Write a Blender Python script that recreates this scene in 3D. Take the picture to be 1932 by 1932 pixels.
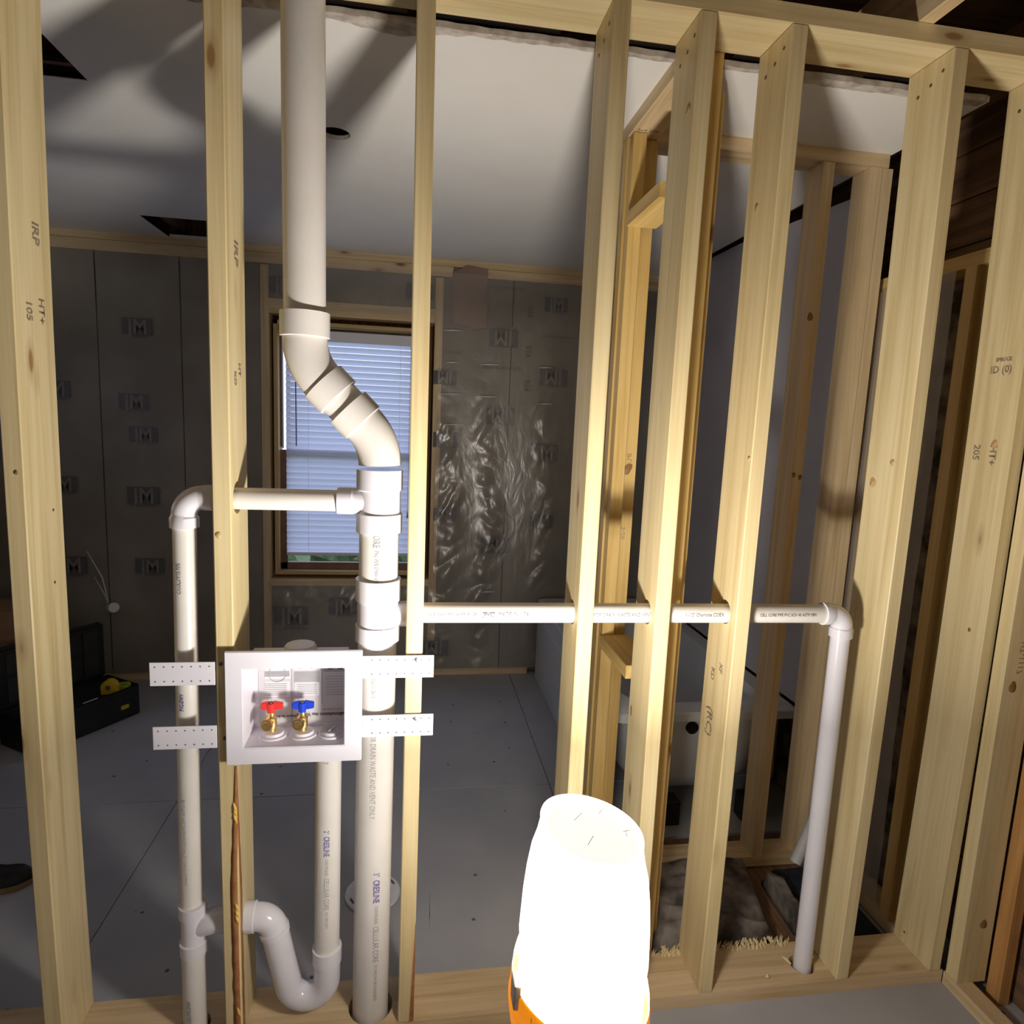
import bpy, bmesh, math, random
from mathutils import Vector, Matrix, noise
random.seed(7)
PI = math.pi
SC = bpy.context.scene
COL = SC.collection
for o in list(bpy.data.objects): bpy.data.objects.remove(o)

# ------------------------------------------------------------------ camera
CAMP = Vector((-0.013087, -1.430809, 1.536037))
RC = ((0.98820597, -0.14711004, 0.04251583), (0.02099104, -0.14488660, -0.98922558), (0.15168499, 0.97845108, -0.14008981))
cd = bpy.data.cameras.new('camera'); cam = bpy.data.objects.new('camera', cd); COL.objects.link(cam)
r_, d_, f_ = Vector(RC[0]), Vector(RC[1]), Vector(RC[2])
m = Matrix((r_, -d_, -f_)).transposed().to_4x4(); m.translation = CAMP
cam.matrix_world = m
cd.sensor_width = 36; cd.sensor_fit = 'HORIZONTAL'; cd.lens = 1217.16 / 1932 * 36
cd.clip_start = 0.02; cd.clip_end = 200
SC.camera = cam

# ------------------------------------------------------------------ world, light, exposure
w = bpy.data.worlds.new('sky'); SC.world = w; w.use_nodes = True
wn = w.node_tree; wn.nodes['Background'].inputs[0].default_value = (0.60, 0.69, 1.0, 1); wn.nodes['Background'].inputs[1].default_value = 1.85
SC.view_settings.view_transform = 'Standard'; SC.view_settings.look = 'None'
SC.view_settings.gamma = 1.0; SC.view_settings.use_curve_mapping = False
SC.view_settings.exposure = 0.22
LAMP = Vector((0.262, -0.56, 0.0))
LAMP_W = 33.0      # all-round glow
LAMP_UP = 42.0     # added upward disk light in the dome, brightens the ceiling

# ------------------------------------------------------------------ materials
def srgb(r, g, b):
    f = lambda c: (c / 255) / 12.92 if c / 255 <= 0.04045 else ((c / 255 + 0.055) / 1.055) ** 2.4
    return (f(r), f(g), f(b), 1)
MATS = {}
def base(name, col=(.8, .8, .8, 1), rough=.5, metal=0, spec=.5):
    m = bpy.data.materials.new(name); m.use_nodes = True
    b = m.node_tree.nodes['Principled BSDF']
    b.inputs['Base Color'].default_value = col; b.inputs['Roughness'].default_value = rough
    b.inputs['Metallic'].default_value = metal
    b.inputs['Specular IOR Level'].default_value = spec
    MATS[name] = m
    return m, m.node_tree, b
def N(nt, t, **k):
    n = nt.nodes.new(t)
    for a, v in k.items():
        if a in ('operation', 'blend_type', 'data_type', 'feature', 'wave_type', 'bands_direction', 'noise_dimensions', 'wave_profile'): setattr(n, a, v)
        else: n.inputs[a].default_value = v
    return n
def ramp(nt, stops):
    n = nt.nodes.new('ShaderNodeValToRGB'); e = n.color_ramp.elements
    while len(e) > 1: e.remove(e[-1])
    e[0].position, e[0].color = stops[0]
    for p, c in stops[1:]:
        x = e.new(p); x.color = c
    return n
def mixc(nt, a, b, fac, bt='MIX'):
    n = nt.nodes.new('ShaderNodeMix'); n.data_type = 'RGBA'; n.blend_type = bt
    for s, v in ((0, fac), (6, a), (7, b)):
        if hasattr(v, 'is_linked') or hasattr(v, 'links'): nt.links.new(v, n.inputs[s])
        else: n.inputs[s].default_value = v
    return n.outputs[2]
def wood(name, light, mid, dark, knot, rough=.45, kn=1.0, stripes=1.0):
    m, nt, b = base(name, light, rough, 0, .35)
    L = nt.links.new
    tc = nt.nodes.new('ShaderNodeTexCoord'); oi = nt.nodes.new('ShaderNodeObjectInfo')
    mu = N(nt, 'ShaderNodeMath', operation='MULTIPLY'); mu.inputs[1].default_value = 37.0; L(oi.outputs['Random'], mu.inputs[0])
    add = N(nt, 'ShaderNodeVectorMath', operation='ADD'); L(tc.outputs['Object'], add.inputs[0]); L(mu.outputs[0], add.inputs[1])
    mp = nt.nodes.new('ShaderNodeMapping'); mp.inputs['Scale'].default_value = (22, 22, 1.1); L(add.outputs[0], mp.inputs['Vector'])
    n1 = N(nt, 'ShaderNodeTexNoise'); n1.inputs['Scale'].default_value = 1.4; n1.inputs['Detail'].default_value = 3; n1.inputs['Distortion'].default_value = .6
    L(mp.outputs[0], n1.inputs['Vector'])
    r1 = ramp(nt, [(.28, dark), (.45, mid), (.62, light)]); L(n1.outputs['Fac'], r1.inputs[0])
    # fine growth lines
    mp2 = nt.nodes.new('ShaderNodeMapping'); mp2.inputs['Scale'].default_value = (70, 70, 1.3); L(add.outputs[0], mp2.inputs['Vector'])
    n2 = N(nt, 'ShaderNodeTexNoise'); n2.inputs['Scale'].default_value = 1.0; n2.inputs['Detail'].default_value = 2; n2.inputs['Distortion'].default_value = 1.5
    L(mp2.outputs[0], n2.inputs['Vector'])
    r2 = ramp(nt, [(.32, (.84, .80, .74, 1)), (.6, (1, 1, 1, 1))]); L(n2.outputs['Fac'], r2.inputs[0])
    c = mixc(nt, r1.outputs[0], r2.outputs[0], 0.5 * stripes, 'MULTIPLY')
    # knots
    mp3 = nt.nodes.new('ShaderNodeMapping'); mp3.inputs['Scale'].default_value = (9, 9, 3.0); L(add.outputs[0], mp3.inputs['Vector'])
    v = N(nt, 'ShaderNodeTexVoronoi'); v.inputs['Scale'].default_value = 1.0; L(mp3.outputs[0], v.inputs['Vector'])
    r3 = ramp(nt, [(.05 * kn, (1, 1, 1, 1)), (.085 * kn, (.35, .35, .35, 1)), (.17 * kn, (0, 0, 0, 1))]); L(v.outputs['Distance'], r3.inputs[0])
    c = mixc(nt, c, knot, r3.outputs[0])
    L(c, b.inputs['Base Color'])
    bp = nt.nodes.new('ShaderNodeBump'); bp.inputs['Strength'].default_value = .12; bp.inputs['Distance'].default_value = .002
    L(n2.outputs['Fac'], bp.inputs['Height']); L(bp.outputs[0], b.inputs['Normal'])
    return m
wood('new_wood', (.76, .635, .37, 1), (.71, .575, .315, 1), (.61, .48, .24, 1), (.34, .19, .08, 1))
wood('gold_wood', (.70, .50, .20, 1), (.62, .42, .15, 1), (.50, .32, .10, 1), (.22, .10, .03, 1))
wood('plate_wood', (.74, .58, .36, 1), (.66, .50, .29, 1), (.54, .39, .21, 1), (.22, .12, .06, 1), rough=.6)
wood('old_wood', (.24, .135, .07, 1), (.17, .095, .05, 1), (.10, .055, .03, 1), (.015, .008, .005, 1), rough=.75)
wood('orange_wood', (.62, .34, .12, 1), (.50, .26, .09, 1), (.38, .19, .06, 1), (.2, .08, .03, 1), rough=.5)
wood('jamb_wood', (.60, .44, .22, 1), (.54, .38, .18, 1), (.42, .29, .13, 1), (.12, .06, .03, 1), rough=.5)

def noisy(name, a, bcol, scale=6, rough=.6, bump=.1, bdist=.002, detail=4, spec=.4, specks=None):
    m, nt, b = base(name, a, rough, 0, spec); L = nt.links.new
    tc = nt.nodes.new('ShaderNodeTexCoord')
    n = N(nt, 'ShaderNodeTexNoise'); n.inputs['Scale'].default_value = scale; n.inputs['Detail'].default_value = detail
    L(tc.outputs['Object'], n.inputs['Vector'])
    r = ramp(nt, [(.35, a), (.65, bcol)]); L(n.outputs['Fac'], r.inputs[0]); c = r.outputs[0]
    if specks:
        v = N(nt, 'ShaderNodeTexVoronoi'); v.inputs['Scale'].default_value = specks[0]; L(tc.outputs['Object'], v.inputs['Vector'])
        r3 = ramp(nt, [(specks[1], (1, 1, 1, 1)), (specks[1] * 1.6, (0, 0, 0, 1))]); L(v.outputs['Distance'], r3.inputs[0])
        c = mixc(nt, c, specks[2], r3.outputs[0])
    L(c, b.inputs['Base Color'])
    if bump:
        bp = nt.nodes.new('ShaderNodeBump'); bp.inputs['Strength'].default_value = bump; bp.inputs['Distance'].default_value = bdist
        L(n.outputs['Fac'], bp.inputs['Height']); L(bp.outputs[0], b.inputs['Normal'])
    return m
noisy('pvc', (.76, .725, .68, 1), (.80, .765, .73, 1), 12, .28, .03, spec=.5)
noisy('pvc_shiny', (.78, .76, .82, 1), (.81, .79, .85, 1), 9, .14, 0, spec=.6)
noisy('box_plastic', (.80, .78, .86, 1), (.82, .80, .88, 1), 14, .35, .02)
noisy('drywall', (.74, .715, .67, 1), (.78, .755, .72, 1), 2.5, .85, .03, spec=.2)
noisy('torn_paper', (.36, .31, .27, 1), (.60, .54, .48, 1), 30, .95, .5, .004, spec=.1)
noisy('floor_grey', (.35, .36, .385, 1), (.42, .42, .435, 1), 3, .62, .06, specks=(9, .045, (.08, .08, .085, 1)))
noisy('insulation', (.24, .215, .18, 1), (.31, .285, .24, 1), 3.5, .9, .25, .01, spec=.1)
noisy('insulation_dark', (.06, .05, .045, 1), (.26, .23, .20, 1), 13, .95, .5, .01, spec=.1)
noisy('kraft', (.30, .20, .155, 1), (.34, .235, .19, 1), 5, .8, .05)
noisy('dark_gap', (.012, .008, .006, 1), (.02, .012, .008, 1), 10, .95, .0, spec=.1)
noisy('grey_sheet', (.42, .40, .42, 1), (.52, .50, .52, 1), 2.2, .42, .25, .02, spec=.5)
noisy('tub_white', (.60, .61, .63, 1), (.64, .65, .67, 1), 4, .35, .02)
noisy('bark', (.30, .12, .04, 1), (.42, .19, .07, 1), 40, .7, .4)
noisy('resin', (.85, .50, .08, 1), (.9, .65, .2, 1), 50, .15, .2, spec=.7)
noisy('black_plastic', (.010, .011, .013, 1), (.018, .019, .022, 1), 20, .45, .05)
noisy('navy_cloth', (.010, .014, .028, 1), (.02, .025, .045, 1), 30, .8, .3)
noisy('tan_rubber', (.22, .15, .08, 1), (.30, .21, .12, 1), 30, .7, .2)
noisy('tape_yellow', (.65, .42, .02, 1), (.7, .48, .03, 1), 10, .35, 0)
noisy('lime_plastic', (.35, .5, .03, 1), (.4, .55, .05, 1), 10, .35, 0)
noisy('brass', (.86, .60, .22, 1), (.95, .70, .30, 1), 20, .38, .05); MATS['brass'].node_tree.nodes['Principled BSDF'].inputs['Metallic'].default_value = 1
noisy('steel', (.55, .53, .5, 1), (.65, .63, .6, 1), 60, .35, .1); MATS['steel'].node_tree.nodes['Principled BSDF'].inputs['Metallic'].default_value = .9
noisy('red_plastic', (.75, .035, .035, 1), (.8, .05, .045, 1), 10, .3, 0)
noisy('blue_plastic', (.015, .05, .62, 1), (.02, .07, .68, 1), 10, .3, 0)
noisy('orange_plastic', (.95, .28, .01, 1), (.98, .33, .02, 1), 10, .25, 0)
noisy('paper', (.62, .60, .63, 1), (.66, .64, .67, 1), 12, .6, 0)
noisy('paper_grey', (.36, .35, .38, 1), (.42, .41, .44, 1), 40, .7, 0)
noisy('paper_light', (.78, .76, .80, 1), (.80, .78, .82, 1), 40, .7, 0)
noisy('ink', (.10, .09, .10, 1), (.13, .12, .13, 1), 90, .7, 0)
noisy('ink_grey', (.30, .29, .31, 1), (.38, .37, .38, 1), 120, .7, 0)
noisy('ink_blue', (.13, .11, .30, 1), (.17, .15, .36, 1), 120, .7, 0)
noisy('logo_ink', (.085, .085, .105, 1), (.11, .108, .12, 1), 30, .5, 0)
noisy('stamp_ink', (.20, .15, .11, 1), (.36, .28, .19, 1), 60, .8, 0)
noisy('nail_rust', (.09, .06, .03, 1), (.14, .1, .05, 1), 90, .6, 0)
noisy('wood_chip', (.75, .6, .32, 1), (.85, .72, .45, 1), 60, .7, .1)
noisy('cardboard', (.25, .14, .07, 1), (.3, .18, .1, 1), 20, .8, .1)
noisy('leaf', (.02, .06, .02, 1), (.10, .18, .06, 1), 20, .7, .3)
noisy('lawn', (.05, .10, .03, 1), (.10, .16, .05, 1), 5, .9, .3)
noisy('vinyl_white', (.70, .70, .74, 1), (.74, .74, .78, 1), 10, .4, 0)
noisy('wood_brown_trim', (.17, .085, .05, 1), (.22, .12, .07, 1), 10, .5, .1)
noisy('rubber_black', (.02, .02, .02, 1), (.03, .03, .03, 1), 10, .6, .1)
# translucent blind slat
m, nt, b = base('blind_slat', (.80, .80, .84, 1), .45)
tr = nt.nodes.new('ShaderNodeBsdfTranslucent'); tr.inputs[0].default_value = (.78, .80, .92, 1)
mx = nt.nodes.new('ShaderNodeMixShader'); mx.inputs[0].default_value = .72
nt.links.new(b.outputs[0], mx.inputs[1]); nt.links.new(tr.outputs[0], mx.inputs[2]); nt.links.new(mx.outputs[0], nt.nodes['Material Output'].inputs[0])
# glass
m, nt, b = base('glass', (1, 1, 1, 1), .03)
t = nt.nodes.new('ShaderNodeBsdfTransparent'); g = nt.nodes.new('ShaderNodeBsdfGlossy'); g.inputs['Roughness'].default_value = .03
mx = nt.nodes.new('ShaderNodeMixShader'); mx.inputs[0].default_value = .06
nt.links.new(t.outputs[0], mx.inputs[1]); nt.links.new(g.outputs[0], mx.inputs[2]); nt.links.new(mx.outputs[0], nt.nodes['Material Output'].inputs[0])
# clear crinkled poly sheet
def poly(name, gl, rough, tint=(1, 1, 1, 1), haze=.05, bs=.6):
    m, nt, b = base(name, (1, 1, 1, 1), rough); L = nt.links.new
    t = nt.nodes.new('ShaderNodeBsdfTransparent'); t.inputs[0].default_value = tint
    g = nt.nodes.new('ShaderNodeBsdfGlossy'); g.inputs['Roughness'].default_value = rough; g.inputs[0].default_value = (1, .96, .93, 1)
    di = nt.nodes.new('ShaderNodeBsdfDiffuse'); di.inputs[0].default_value = (.6, .58, .56, 1)
    tc = nt.nodes.new('ShaderNodeTexCoord')
    mp = nt.nodes.new('ShaderNodeMapping'); mp.inputs['Scale'].default_value = (9, 9, 3.5); L(tc.outputs['Object'], mp.inputs['Vector'])
    n = N(nt, 'ShaderNodeTexNoise'); n.inputs['Scale'].default_value = 1.6; n.inputs['Detail'].default_value = 4; n.inputs['Distortion'].default_value = 1.2; L(mp.outputs[0], n.inputs['Vector'])
    bp = nt.nodes.new('ShaderNodeBump'); bp.inputs['Strength'].default_value = bs; bp.inputs['Distance'].default_value = .02; L(n.outputs['Fac'], bp.inputs['Height'])
    L(bp.outputs[0], g.inputs['Normal'])
    m1 = nt.nodes.new('ShaderNodeMixShader'); m1.inputs[0].default_value = gl; L(t.outputs[0], m1.inputs[1]); L(g.outputs[0], m1.inputs[2])
    m2 = nt.nodes.new('ShaderNodeMixShader'); m2.inputs[0].default_value = haze; L(m1.outputs[0], m2.inputs[1]); L(di.outputs[0], m2.inputs[2])
    L(m2.outputs[0], nt.nodes['Material Output'].inputs[0])
    return m
poly('poly_sheet', .12, .30, haze=.07, bs=.22)
poly('poly_dull', .035, .45, haze=.04, bs=.3)
poly('poly_hazy', .10, .3, haze=.30)
# lamp dome
m, nt, b = base('lamp_dome', (1, 1, 1, 1), .3)
e = nt.nodes.new('ShaderNodeEmission'); e.inputs[0].default_value = (1, .97, .92, 1); e.inputs[1].default_value = 4.0
t = nt.nodes.new('ShaderNodeBsdfTransparent'); mx = nt.nodes.new('ShaderNodeMixShader'); mx.inputs[0].default_value = .5
nt.links.new(t.outputs[0], mx.inputs[1]); nt.links.new(e.outputs[0], mx.inputs[2]); nt.links.new(mx.outputs[0], nt.nodes['Material Output'].inputs[0])
m, nt, b = base('lamp_cap', (.85, .82, .78, 1), .2)
b.inputs['Emission Color'].default_value = (1, .93, .86, 1); b.inputs['Emission Strength'].default_value = .62
t = nt.nodes.new('ShaderNodeBsdfTransparent'); mx = nt.nodes.new('ShaderNodeMixShader'); mx.inputs[0].default_value = .85
nt.links.new(t.outputs[0], mx.inputs[1]); nt.links.new(b.outputs[0], mx.inputs[2]); nt.links.new(mx.outputs[0], nt.nodes['Material Output'].inputs[0])
m, nt, b = base('lamp_scratch', (.30, .26, .22, 1), .6); b.inputs['Emission Color'].default_value = (.6, .5, .4, 1); b.inputs['Emission Strength'].default_value = .3
m, nt, b = base('lamp_collar', (.98, .80, .45, 1), .25); b.inputs['Emission Color'].default_value = (1, .86, .48, 1); b.inputs['Emission Strength'].default_value = 1.3
t = nt.nodes.new('ShaderNodeBsdfTransparent'); mx = nt.nodes.new('ShaderNodeMixShader'); mx.inputs[0].default_value = .6
nt.links.new(t.outputs[0], mx.inputs[1]); nt.links.new(b.outputs[0], mx.inputs[2]); nt.links.new(mx.outputs[0], nt.nodes['Material Output'].inputs[0])

noisy('lamp_orange', (.98, .30, .01, 1), (1, .34, .02, 1), 10, .25, 0); b = MATS['lamp_orange'].node_tree.nodes['Principled BSDF']; b.inputs['Emission Color'].default_value = (1, .30, .01, 1); b.inputs['Emission Strength'].default_value = .55  # emission stands in for lamp light shining through the base
# ------------------------------------------------------------------ mesh helpers
def link(name, me, mat, parent=None, loc=None):
    o = bpy.data.objects.new(name, me); COL.objects.link(o)
    if mat and not me.materials: me.materials.append(MATS[mat])
    if parent: o.parent = parent
    if loc: o.location = loc
    return o
def tag(o, label=None, cat=None, group=None, kind=None):
    if label: o['label'] = label
    if cat: o['category'] = cat
    if group: o['group'] = group
    if kind: o['kind'] = kind
    return o
def empty(name, loc, label=None, cat=None, group=None, kind=None):
    o = bpy.data.objects.new(name, None); COL.objects.link(o); o.location = loc; o.empty_display_size = .05
    return tag(o, label, cat, group, kind)
def mesh_of(bm, smooth=False):
    me = bpy.data.meshes.new('m'); bm.normal_update(); bm.to_mesh(me); bm.free()
    if smooth:
        for p in me.polygons: p.use_smooth = True
    return me
def rel(par, v):
    return Vector(v) - (par.location if par else Vector((0, 0, 0)))
def bm_box(bm, a, b):
    vs = [bm.verts.new((x, y, z)) for x in (a[0], b[0]) for y in (a[1], b[1]) for z in (a[2], b[2])]
    for f in ((0, 1, 3, 2), (4, 6, 7, 5), (0, 4, 5, 1), (2, 3, 7, 6), (0, 2, 6, 4), (1, 5, 7, 3)): bm.faces.new([vs[i] for i in f])
    return vs
def box(name, a, b, mat, parent=None, bev=0.0, off=None):
    """box between world points a and b; origin at its middle; parent assumed unrotated"""
    a = Vector(a); b = Vector(b); c = (a + b) / 2
    bm = bmesh.new(); bm_box(bm, a - c, b - c)
    if bev: bmesh.ops.bevel(bm, geom=bm.edges[:], offset=bev, segments=2, affect='EDGES', profile=.5)
    bmesh.ops.recalc_face_normals(bm, faces=bm.faces[:])
    return link(name, mesh_of(bm), mat, parent, c - wloc(parent))
def wloc(p):
    v = Vector((0, 0, 0))
    while p: v = v + p.location; p = p.parent
    return v
def board(name, a, b, mat='new_wood', axis='Z', parent=None, bow=None, bev=.0025, segs=12, holes=None):
    """lumber between corners a,b ; mesh built with grain along local Z then turned so it follows axis"""
    a = Vector(a); b = Vector(b); c = (a + b) / 2; d = b - a
    if axis == 'Z': sx, sy, L = d.x, d.y, d.z; rot = Matrix.Identity(3)
    elif axis == 'X': sx, sy, L = d.z, d.y, d.x; rot = Matrix(((0, 0, 1), (0, 1, 0), (-1, 0, 0)))
    else: sx, sy, L = d.x, d.z, d.y; rot = Matrix(((1, 0, 0), (0, 0, 1), (0, -1, 0)))
    bm = bmesh.new(); bm_box(bm, (-sx / 2, -sy / 2, -L / 2), (sx / 2, sy / 2, L / 2))
    if bow:
        ed = [e for e in bm.edges if abs((e.verts[0].co - e.verts[1].co).z) > L * .9]
        bmesh.ops.subdivide_edges(bm, edges=ed, cuts=segs, use_grid_fill=True)
    if bev:
        sh = [e for e in bm.edges if len(e.link_faces) == 2 and e.calc_face_angle(0) > 1]
        bmesh.ops.bevel(bm, geom=sh, offset=bev, segments=1, affect='EDGES')
    if bow:
        for v in bm.verts:
            t = (v.co.z + c.z) / 2.4 - .5
            v.co.x += bow[0] * t * t + bow[1] * t + bow[2]
    bmesh.ops.recalc_face_normals(bm, faces=bm.faces[:])
    me = mesh_of(bm)
    o = link(name, me, mat, parent, c - wloc(parent))
    if axis != 'Z': o.matrix_local = Matrix.Translation(c - wloc(parent)) @ rot.to_4x4()
    return o
def boolean(o, cutters):
    for i, cm in enumerate(cutters):
        co = bpy.data.objects.new('c', cm); COL.objects.link(co)
        md = o.modifiers.new('b', 'BOOLEAN'); md.operation = 'DIFFERENCE'; md.object = co; md.solver = 'EXACT'
        dg = bpy.context.evaluated_depsgraph_get(); dg.update()
        me = bpy.data.meshes.new_from_object(o.evaluated_get(dg))
        o.modifiers.clear(); mats = list(o.data.materials); o.data = me
        me.materials.clear()
        for mt in mats: me.materials.append(mt)
        for p in me.polygons: p.material_index = 0
        bpy.data.objects.remove(co)
def cyl_mesh(r, p0, p1, n=24):
    bm = bmesh.new(); ring_tube(bm, [Vector(p0), Vector(p1)], [r, r], n); bmesh.ops.recalc_face_normals(bm, faces=bm.faces[:])
    return mesh_of(bm)
def ring_tube(bm, pts, rads, n=32, cap=True):
    """sweep circles along pts"""
    pts = [Vector(p) for p in pts]; T = []
    for i in range(len(pts)):
        if i == 0: t = pts[1] - pts[0]
        elif i == len(pts) - 1: t = pts[-1] - pts[-2]
        else:
            t = (pts[i + 1] - pts[i])
            t = (t.normalized() if t.length > 1e-7 else Vector()) + ((pts[i] - pts[i - 1]).normalized() if (pts[i] - pts[i - 1]).length > 1e-7 else Vector())
        if t.length < 1e-6: t = T[-1] if T else Vector((0, 0, 1))
        T.append(t.normalized())
    up = Vector((0, 1, 0)) if abs(T[0].y) < .9 else Vector((1, 0, 0))
    u = (up - T[0] * up.dot(T[0])).normalized(); rings = []
    for i, p in enumerate(pts):
        u = (u - T[i] * u.dot(T[i])).normalized(); v = T[i].cross(u)
        rings.append([bm.verts.new(p + (u * math.cos(2 * PI * k / n) + v * math.sin(2 * PI * k / n)) * rads[i]) for k in range(n)])
    for a, b in zip(rings, rings[1:]):
        for k in range(n): bm.faces.new((a[k], a[(k + 1) % n], b[(k + 1) % n], b[k]))
    if cap: bm.faces.new(rings[0][::-1]); bm.faces.new(rings[-1])
    return rings
def tube(name, pts, rads, mat='pvc', parent=None, n=32, origin=None):
    org = Vector(origin) if origin else Vector(pts[0])
    if not isinstance(rads, (list, tuple)): rads = [rads] * len(pts)
    bm = bmesh.new(); ring_tube(bm, [Vector(p) - org for p in pts], rads, n)
    bmesh.ops.recalc_face_normals(bm, faces=bm.faces[:])
    me = mesh_of(bm)
    for p in me.polygons: p.use_smooth = len(p.vertices) == 4
    try: me.set_sharp_from_angle(angle=math.radians(40))
    except Exception: pass
    return link(name, me, mat, parent, org - wloc(parent))
def arc(c, a0, a1, r, ex, ez, n=10):
    c = Vector(c); ex = Vector(ex); ez = Vector(ez)
    return [c + ex * (r * math.cos(a0 + (a1 - a0) * i / n)) + ez * (r * math.sin(a0 + (a1 - a0) * i / n)) for i in range(n + 1)]
# ---- lettering
def text_raw(s, size, bold=0.0):
    cu = bpy.data.curves.new('t', 'FONT'); cu.body = s; cu.size = size; cu.align_x = 'LEFT'; cu.resolution_u = 2; cu.offset = bold
    o = bpy.data.objects.new('t', cu); COL.objects.link(o)
    dg = bpy.context.evaluated_depsgraph_get(); dg.update()
    me = bpy.data.meshes.new_from_object(o.evaluated_get(dg)); bpy.data.objects.remove(o); bpy.data.curves.remove(cu)
    return me
def text_flat(name, s, size, pos, ux, uy, mat='ink', parent=None, bold=0.0, sx=1.0, lift=.0006):
    me = text_raw(s, size, bold); ux = Vector(ux); uy = Vector(uy); n = ux.cross(uy); w = max((v.co.x for v in me.vertices), default=0); h = size * .7
    for v in me.vertices: v.co = ux * ((v.co.x - w / 2) * sx) + uy * (v.co.y - h / 2) + n * lift
    me.materials.clear()
    return link(name, me, mat, parent, Vector(pos) - wloc(parent))
def text_pipe(name, s, size, c, axis, start, ang, r, mat='ink_grey', parent=None, bold=0.0, flip=1):
    """wrap text on a cylinder: c point on axis, axis unit vec (text runs this way), ang = angle of middle from -Y"""
    me = text_raw(s, size, bold); axis = Vector(axis)
    k_ = .68 if abs(axis.z) > .5 else .85
    for v in me.vertices: v.co.x *= k_; c = Vector(c)
    front = Vector((0, -1, 0)); side = front.cross(axis) * flip
    w = max((v.co.x for v in me.vertices), default=0)
    for v in me.vertices:
        a = ang + (v.co.y - size * .35) / r
        v.co = axis * (v.co.x) + (front * math.cos(a) + side * math.sin(a)) * (r + .0007)
    me.materials.clear()
    org = c + axis * start
    return link(name, me, mat, parent, org - wloc(parent)), w
def discs(name, pts, r, normal, mat, parent, thick=.0006, n=8):
    nrm = Vector(normal)
    for p in pts: tube(name, [Vector(p) - nrm * thick, Vector(p) + nrm * thick], r, mat, parent, n)
    return
    bm = bmesh.new(); nrm = Vector(normal); org = wloc(parent)
    for p in pts:
        p = Vector(p) - org; ring_tube(bm, [p - nrm * thick, p + nrm * thick], [r, r], n)
    bmesh.ops.recalc_face_normals(bm, faces=bm.faces[:])
    return link(name, mesh_of(bm), mat, parent, (0, 0, 0))

# ------------------------------------------------------------------ big structure
TP = 2.4155; TH = .0381; WD = .1397
FY = 2.30           # inner face of far wall framing
CEIL = 2.40
# floor panels (painted sheets)
floor = empty('floor', (0, 0, -.012), kind='structure')
box('subfloor', (-2.6, -2.8, -.06), (1.9, 2.5, -.0125), 'floor_grey', floor)
xs = [-2.6, -.905, .590, 1.9]; ys = [-2.8, -.15, 1.085, 2.5]
for i in range(3):
    for j in range(3):
        o = 0.004
        if i == 2 and j == 1:      # cut back around the open patch by the tub
            box('floor_panel', (xs[i] + .002, ys[j] + .002, -.012), (xs[i + 1] - .002, .145, 0), 'floor_grey', floor, .0015)
            box('floor_panel', (xs[i] + .002, .70, -.012), (xs[i + 1] - .002, ys[j + 1] - .002, 0), 'floor_grey', floor, .0015)
            box('floor_panel', (xs[i] + .002, .149, -.012), (.74, .696, 0), 'floor_grey', floor, .0015)
        else:
            box('floor_panel', (xs[i] + .0015, ys[j] + .0015, -.012), (xs[i + 1] - .0015, ys[j + 1] - .0015, 0), 'floor_grey', floor, .0015)
# ceiling sheet with holes
cl = box('ceiling', (-2.3, .166, CEIL), (1.43, FY + .02, CEIL + .013), 'drywall'); tag(cl, kind='structure')
def cutbox(a, b):
    bm = bmesh.new(); bm_box(bm, a, b); bmesh.ops.recalc_face_normals(bm, faces=bm.faces[:]); return mesh_of(bm)
boolean(cl, [cutbox((-1.32, .25, 2.3), (-.91, .617, 2.5)), cutbox((-1.285, 1.93, 2.3), (-.93, 2.29, 2.5)), cyl_mesh(.046, (-.277, .795, 2.3), (-.277, .795, 2.5), 14)])
for v in cl.data.vertices: pass
# torn lower paper edge along the gap
bm = bmesh.new(); prev = None; x = -1.4; k = 0
while x < 1.43:
    dep = .012 + .035 * max(0, noise.noise(Vector((x * 3.1, 0, 1)))) + .012 * abs(noise.noise(Vector((x * 23, 3, 0))))
    if -.2 < x < .1: dep += .03 * (1 - abs(x + .05) / .15)
    if x > .9: dep += .012
    jz = .004 * noise.noise(Vector((x * 40, 1, 5)))
    fy = .160 + .006 * noise.noise(Vector((x * 18, 7, 5)))
    cur = [bm.verts.new(p) for p in ((x, fy, CEIL - .0015 + jz), (x, fy + .004 + dep, CEIL - .0012), (x, fy + .004 + dep, CEIL - .0002), (x, fy, CEIL + .012))]
    if prev:
        for i in range(4): bm.faces.new((prev[i], cur[i], cur[(i + 1) % 4], prev[(i + 1) % 4]))
    prev = cur; x += .012
bmesh.ops.recalc_face_normals(bm, faces=bm.faces[:])
o = link('torn_paper_edge', mesh_of(bm), 'torn_paper', cl, -wloc(cl)); o['label'] = 'ragged torn grey edge of the ceiling board'
# gypsum edge of holes
for a, b in (((-1.32, .617, CEIL - .001), (-.91, .621, CEIL + .013)), ((-1.289, 1.93, CEIL - .001), (-1.285, 2.29, CEIL + .013))):
    box('hole_rim', a, b, 'torn_paper', cl)
# ceiling joists over both rooms, plank deck above
attic = empty('ceiling', (0, 0, 2.454), kind='structure'); attic['label'] = 'dark open joists and old boards above the new framing'
for jx in (-2.1, -1.69, -1.28, -.87, -.46, -.05, .36, .71, 1.077, 1.50):
    board('ceiling_joist', (jx, -2.7, 2.4545), (jx + .038, 2.42, 2.60), 'plate_wood' if abs(jx - 1.077) < .01 else 'old_wood', 'Y', attic)
for k in range(28):
    y0 = -2.75 + k * .19
    board('deck_board', (-2.35, y0, 2.70 + .004 * (k % 3)), (1.9, y0 + .184, 2.72 + .004 * (k % 3)), 'old_wood', 'X', attic)
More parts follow.
